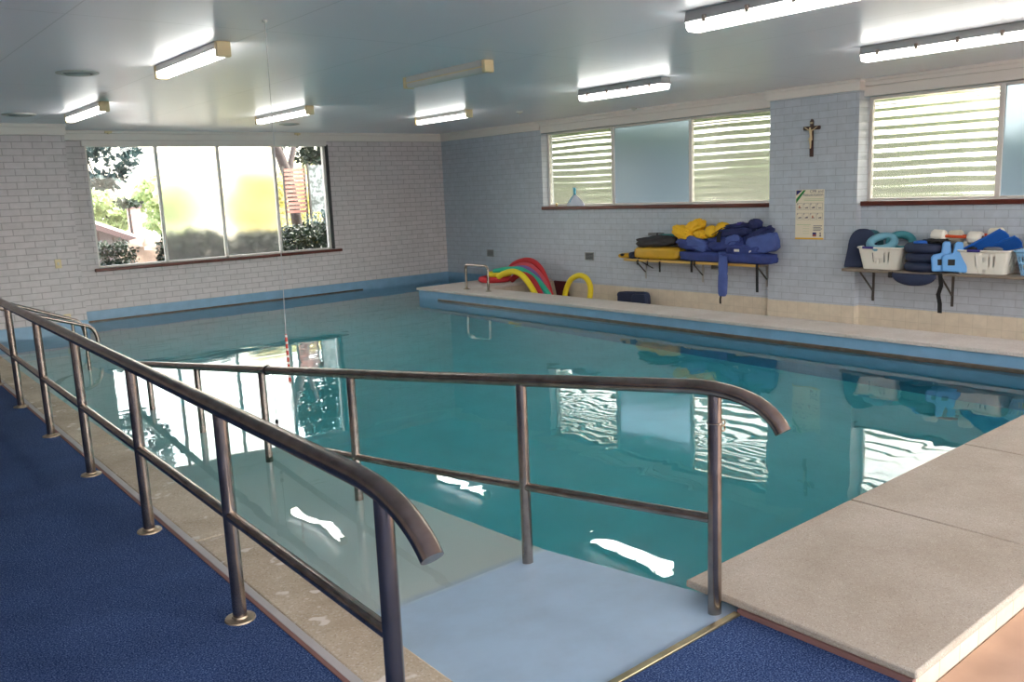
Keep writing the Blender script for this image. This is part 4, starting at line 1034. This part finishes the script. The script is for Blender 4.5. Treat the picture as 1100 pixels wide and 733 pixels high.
def leaves(c, s, n, L, seed, clump=.5, boxy=2):
    rnd = random.Random(seed); m_ = MB(); c = Vector(c); k = 0
    while k < n:
        p = Vector((rnd.uniform(-1,1), rnd.uniform(-1,1), rnd.uniform(-1,1)))
        if abs(p.x)**boxy+abs(p.y)**boxy+abs(p.z)**boxy > 1: continue
        if noise.noise(Vector((p.x*s[0],p.y*s[1],p.z*s[2]))*2.2/max(.3,L*6)+Vector((seed,0,0))) < clump-.5: continue
        q = c+Vector((p.x*s[0],p.y*s[1],p.z*s[2]))
        d = Vector((rnd.gauss(0,1),rnd.gauss(0,1),rnd.gauss(0,1)-.4)).normalized()
        e = d.orthogonal().normalized(); e = Matrix.Rotation(rnd.uniform(0,6.28),3,d) @ e
        l = L*rnd.uniform(.6,1.3); w = l*.32; f = d.cross(e)*l*.06
        a = [m_.bm.verts.new(q), m_.bm.verts.new(q+d*l*.5+e*w+f), m_.bm.verts.new(q+d*l), m_.bm.verts.new(q+d*l*.5-e*w+f)]
        m_.bm.faces.new(a); k += 1
    return m_
def plain_leaves(name, m_, mt, parent=None, loc=None):
    me = bpy.data.meshes.new(name); m_.bm.to_mesh(me); m_.bm.free(); me.materials.append(mt)
    o = bpy.data.objects.new(name, me); COL.objects.link(o)
    if parent: o.parent = parent
    if loc: o.location = loc
    return o
def bush(label, loc, s, n, L, seed, mt, group=None, stems=5):
    r = thing('garden_bush', label, 'bush', loc, 0, group)
    plain_leaves('foliage', leaves((0,0,s[2]), s, n, L, seed, .30, 4), M[mt], r)
    rnd = random.Random(seed); m_ = MB()
    for i in range(stems):
        x, y = rnd.uniform(-.7,.7)*s[0], rnd.uniform(-.6,.6)*s[1]
        m_.tube([(x*.8,y*.8,-.1),(x,y,s[2]*.8),(x*1.15,y*1.1,s[2]*1.5)], [.025,.018,.008], 8)
    m_.build('stems', M['bark'], r)
    return r
GZ = -.25
S(MB().box(-40,40,T,60,GZ-.1,GZ).build('garden_ground', mat('pale_paving', lin(120,116,104), .8, nz=.15, nscale=2), smooth=False))
S(MB().box(T,40,-40,T,GZ-.1,GZ).build('garden_ground_side', mat('side_paving', lin(84,92,76), .8, nz=.15, nscale=2), smooth=False))
S(MB().box(-40,T,-60,-16.9,GZ-.1,GZ).build('garden_ground_rear', mat('rear_paving', lin(96,92,84), .8, nz=.15, nscale=2), smooth=False))
S(MB().box(-40,-13.9,-16.9,T,GZ-.1,GZ).build('garden_ground_left', mat('left_paving', lin(120,116,104), .8, nz=.15, nscale=2), smooth=False))
# planting close to the back window
bush('dark green shrub just outside the lower left corner of the back window', (-5.72,1.7,GZ), (.40,.35,.69), 2600, .075, 3, 'leaf_dark')
bush('dark rounded shrub blurred behind the left frosted pane', (-4.36,1.6,GZ), (.62,.45,.73), 9000, .08, 4, 'leaf_dark')
bush('dark shrub blurred behind the right frosted pane', (-3.19,1.6,GZ), (.53,.45,.69), 8000, .08, 5, 'leaf_dark')
bush('dense dark green hedge in the lower half of the right clear pane', (-1.83,2.2,GZ), (.76,.45,.72), 10000, .075, 6, 'leaf_dark')
bush('blue green bush between the dark hedge and the garden screens', (-.62,3.5,GZ), (.62,.40,.84), 2600, .08, 7, 'leaf_blue')
r = thing('tree_branch', 'dark overhanging tree branch with leaves in the top of the left clear pane', 'tree branch', (-6.6,2.3,3.2))
plain_leaves('foliage', leaves((1.05,0,-.25), (.68,.4,.98), 1700, .13, 11, .52), M['leaf_blue'], r)
m_ = MB(); m_.tube([(-1.0,.3,.5),(-.2,.1,.2),(.6,0,-.2),(1.3,-.1,-.5)], [.06,.05,.03,.012], 10); m_.tube([(.5,0,-.15),(.8,.1,-.5),(.95,.15,-1.0)], [.03,.02,.008], 8)
m_.build('limb', M['bark'], r)
M['roof'] = mat('bright_pale_roof', lin(225,223,222), .5); M['fascia'] = mat('brown_fascia', lin(74,54,56), .6)
M['boards'] = mat('lilac_grey_boards', lin(112,100,106), .7)
r = thing('neighbour_shed', 'low lilac boarded outbuilding with a bright sloping roof beyond the left clear pane', 'outbuilding', (-4.5,7.5,GZ))
sl = lambda x: 1.52-x*.426
m_ = MB(); m_.prism([(-2.2,0,0),(2.4,0,0),(2.4,0,sl(2.4)-.06),(-2.2,0,sl(-2.2)-.06)], (0,2.6,0)); m_.build('wall', M['boards'], r, smooth=False)
for k in range(14): MB().box(-2.1+.31*k,-2.075+.31*k,-.012,-.0005,0,sl(-2.1+.31*k)-.12).build('board_batten', M['fascia'], r, smooth=False)
m_ = MB(); m_.prism([(-2.6,-.3,sl(-2.6)+.02),(2.8,-.3,sl(2.8)+.02),(2.8,-.3,sl(2.8)+.10),(-2.6,-.3,sl(-2.6)+.10)], (0,3.3,.30)); m_.build('roof', M['roof'], r, smooth=False)
m_ = MB(); m_.prism([(-2.6,-.34,sl(-2.6)-.10),(2.8,-.34,sl(2.8)-.10),(2.8,-.34,sl(2.8)+.03),(-2.6,-.34,sl(-2.6)+.03)], (0,.04,0)); m_.build('fascia_board', M['fascia'], r, smooth=False)
r = thing('brick_chimney', 'pale pink brick chimney standing up behind the bright outbuilding roof', 'chimney', (-2.07,12.6,GZ))
MB().box(-.15,.15,-.15,.15,0,1.86).build('stack', brick('pink_chimney_brick', lin(206,160,148), lin(196,150,140), lin(190,175,165), 'x'), r, smooth=False)
MB().box(-.19,.19,-.19,.19,1.86,1.95).build('cap', M['boards'], r, bevel=.01)
MB().cyl((0,0,1.95),.07,.12,16).build('pot', mat('clay_pot', lin(190,120,95), .7), r)
r = thing('palm_plant', 'thin stemmed plant with a flat leafy top in front of the pink chimney', 'plant', (-2.55,11.4,GZ))
MB().tube([(0,0,0),(.03,0,1.0),(0,0,2.0)], [.05,.04,.03], 10).build('stem', M['bark'], r)
plain_leaves('fronds', leaves((0,0,2.0), (.36,.36,.07), 300, .14, 13, .3), M['leaf_dark'], r)
tag(MB().blob((0,0,0), (.55,.4,.55), seed=3, amp=.25, freq=2.5).build('garden_rock', mat('brown_garden_rock', lin(132,114,102), .85, nz=.25, nscale=4), None, (-4.62,3.4,.42)), 'pale brown rock bank low in the left clear pane', 'rock')
def tree(label, loc, s, n, L, seed, mt, h, tr=.14, group=None):
    r = thing('garden_tree', label, 'tree', loc, 0, group)
    MB().tube([(0,0,0),(.1,.05,h*.5),(.0,.1,h)], [tr,tr*.8,tr*.5], 12).build('trunk', M['bark'], r)
    plain_leaves('crown', leaves((0,0,h), s, n, L, seed, .45), M[mt], r); return r
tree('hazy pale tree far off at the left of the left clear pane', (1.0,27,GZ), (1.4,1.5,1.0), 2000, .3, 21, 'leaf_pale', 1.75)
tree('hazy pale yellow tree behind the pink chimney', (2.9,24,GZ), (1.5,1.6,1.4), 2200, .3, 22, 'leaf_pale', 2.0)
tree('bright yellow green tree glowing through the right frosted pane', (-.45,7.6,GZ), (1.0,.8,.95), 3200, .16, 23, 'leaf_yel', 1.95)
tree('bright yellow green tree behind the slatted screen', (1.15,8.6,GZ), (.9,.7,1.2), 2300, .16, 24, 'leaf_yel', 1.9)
tree('leafy green tree at the top of the right clear pane', (.75,6.3,GZ), (1.3,.7,1.15), 4200, .15, 25, 'leaf_dark', 3.85)
r = thing('leaning_tree', 'dark leaning tree beside the slatted screen in the right clear pane', 'tree', (-.66,5.0,GZ))
MB().tube([(.03,0,-.05),(.02,0,.6),(-.02,0,1.3),(-.08,0,1.9),(-.16,0,2.45),(-.3,0,2.9),(-.6,0,3.6)], [.15,.13,.125,.12,.12,.11,.09], 18).build('trunk', M['bark'], r)
MB().tube([(-.14,0,2.3),(-.02,.1,2.75),(.2,.15,3.4)], [.09,.07,.05], 12).build('limb', M['bark'], r)
M['slat'] = mat('reddish_slat', lin(150,104,92), .7, nz=.15, nscale=8); M['post'] = mat('dark_post', lin(70,66,60), .7)
r = thing('slatted_screen', 'pale reddish horizontal slat screen beside the dark leaning tree in the right clear pane', 'screen', (-.84,4.6,GZ))
for k in range(11): MB().box(-.26,.23,-.012,.012,1.62+k*.093,1.62+k*.093+.062).build('slat', M['slat'], r, smooth=False)
for x in (-.27,.245): MB().box(x-.02,x+.02,.012,.05,-.1,2.66).build('post', M['post'], r, smooth=False)
def sheet():
    m, nt, bs, out = new('speckled_mesh_sheet')
    tc = N(nt,'ShaderNodeTexCoord'); n = N(nt,'ShaderNodeTexNoise'); n.inputs['Scale'].default_value = 9; n.inputs['Detail'].default_value = 6
    nt.links.new(tc.outputs['Object'], n.inputs['Vector'])
    r = N(nt,'ShaderNodeValToRGB'); r.color_ramp.elements[0].position = .42; r.color_ramp.elements[1].position = .58
    r.color_ramp.elements[0].color = lin(74,80,76); r.color_ramp.elements[1].color = lin(138,144,144)
    nt.links.new(n.outputs['Fac'], r.inputs['Fac']); nt.links.new(r.outputs['Color'], bs.inputs['Base Color']); bs.inputs['Roughness'].default_value = .8
    return m
r = thing('speckled_screen', 'pale grey speckled screen right of the slatted screen in the right clear pane', 'screen', (-.26,4.5,GZ))
MB().box(-.28,.28,-.012,.012,1.62,2.68).build('sheet', sheet(), r, smooth=False)
MB().box(-.32,-.29,-.03,.03,-.1,2.72).build('post', M['post'], r, smooth=False); MB().box(.29,.32,-.03,.03,-.1,2.72).build('post', M['post'], r, smooth=False)
# hedge beyond right windows
for i, y in enumerate((2.2,-.4,-3.0,-5.6,-8.2,-10.8,-13.4)):
    bush('tall green hedge blurred outside the right windows', (3.9,y+1.2,GZ), (.8,1.19,1.64 if y > -7 else 1.28), 7000, .17, 40+i, 'leaf_hedge', 'hedges outside the right windows')

# ------------------------------------------------------------------ light
w = bpy.data.worlds.new('sky'); sc.world = w; w.use_nodes = True
nt = w.node_tree; bg = nt.nodes['Background']
sk = nt.nodes.new('ShaderNodeTexSky'); sk.sky_type = 'NISHITA'; sk.sun_disc = False
sk.sun_elevation = math.radians(52); sk.sun_rotation = math.radians(105); sk.air_density = 1.2; sk.dust_density = 3.0; sk.ozone_density = 1
hs = nt.nodes.new('ShaderNodeHueSaturation'); hs.inputs['Saturation'].default_value = .45
tn_ = nt.nodes.new('ShaderNodeMix'); tn_.data_type = 'RGBA'; tn_.blend_type = 'MULTIPLY'; tn_.inputs['Factor'].default_value = 1; tn_.inputs['B'].default_value = (1.08,1.0,.93,1)
nt.links.new(sk.outputs[0], hs.inputs['Color']); nt.links.new(hs.outputs[0], tn_.inputs['A']); nt.links.new(tn_.outputs['Result'], bg.inputs[0]); bg.inputs[1].default_value = SKY
sun = bpy.data.lights.new('sun', 'SUN'); so = bpy.data.objects.new('sun', sun); COL.objects.link(so)
sun.energy = SUN; sun.angle = math.radians(.6); sun.color = (1,.95,.86)
d = Vector((-math.cos(math.radians(52))*.95, math.cos(math.radians(52))*.31, -math.sin(math.radians(52))))
so.rotation_euler = d.to_track_quat('-Z','Y').to_euler()
sc.view_settings.view_transform = 'Standard'; sc.view_settings.look = 'None'
sc.view_settings.exposure = EXPO; sc.view_settings.gamma = 1; sc.view_settings.use_curve_mapping = False
cy = sc.cycles
cy.use_denoising = True
cy.max_bounces = 14; cy.diffuse_bounces = 5; cy.glossy_bounces = 5; cy.transmission_bounces = 10; cy.transparent_max_bounces = 12
cy.sample_clamp_indirect = 8; cy.caustics_reflective = True; cy.caustics_refractive = True; cy.blur_glossy = .3
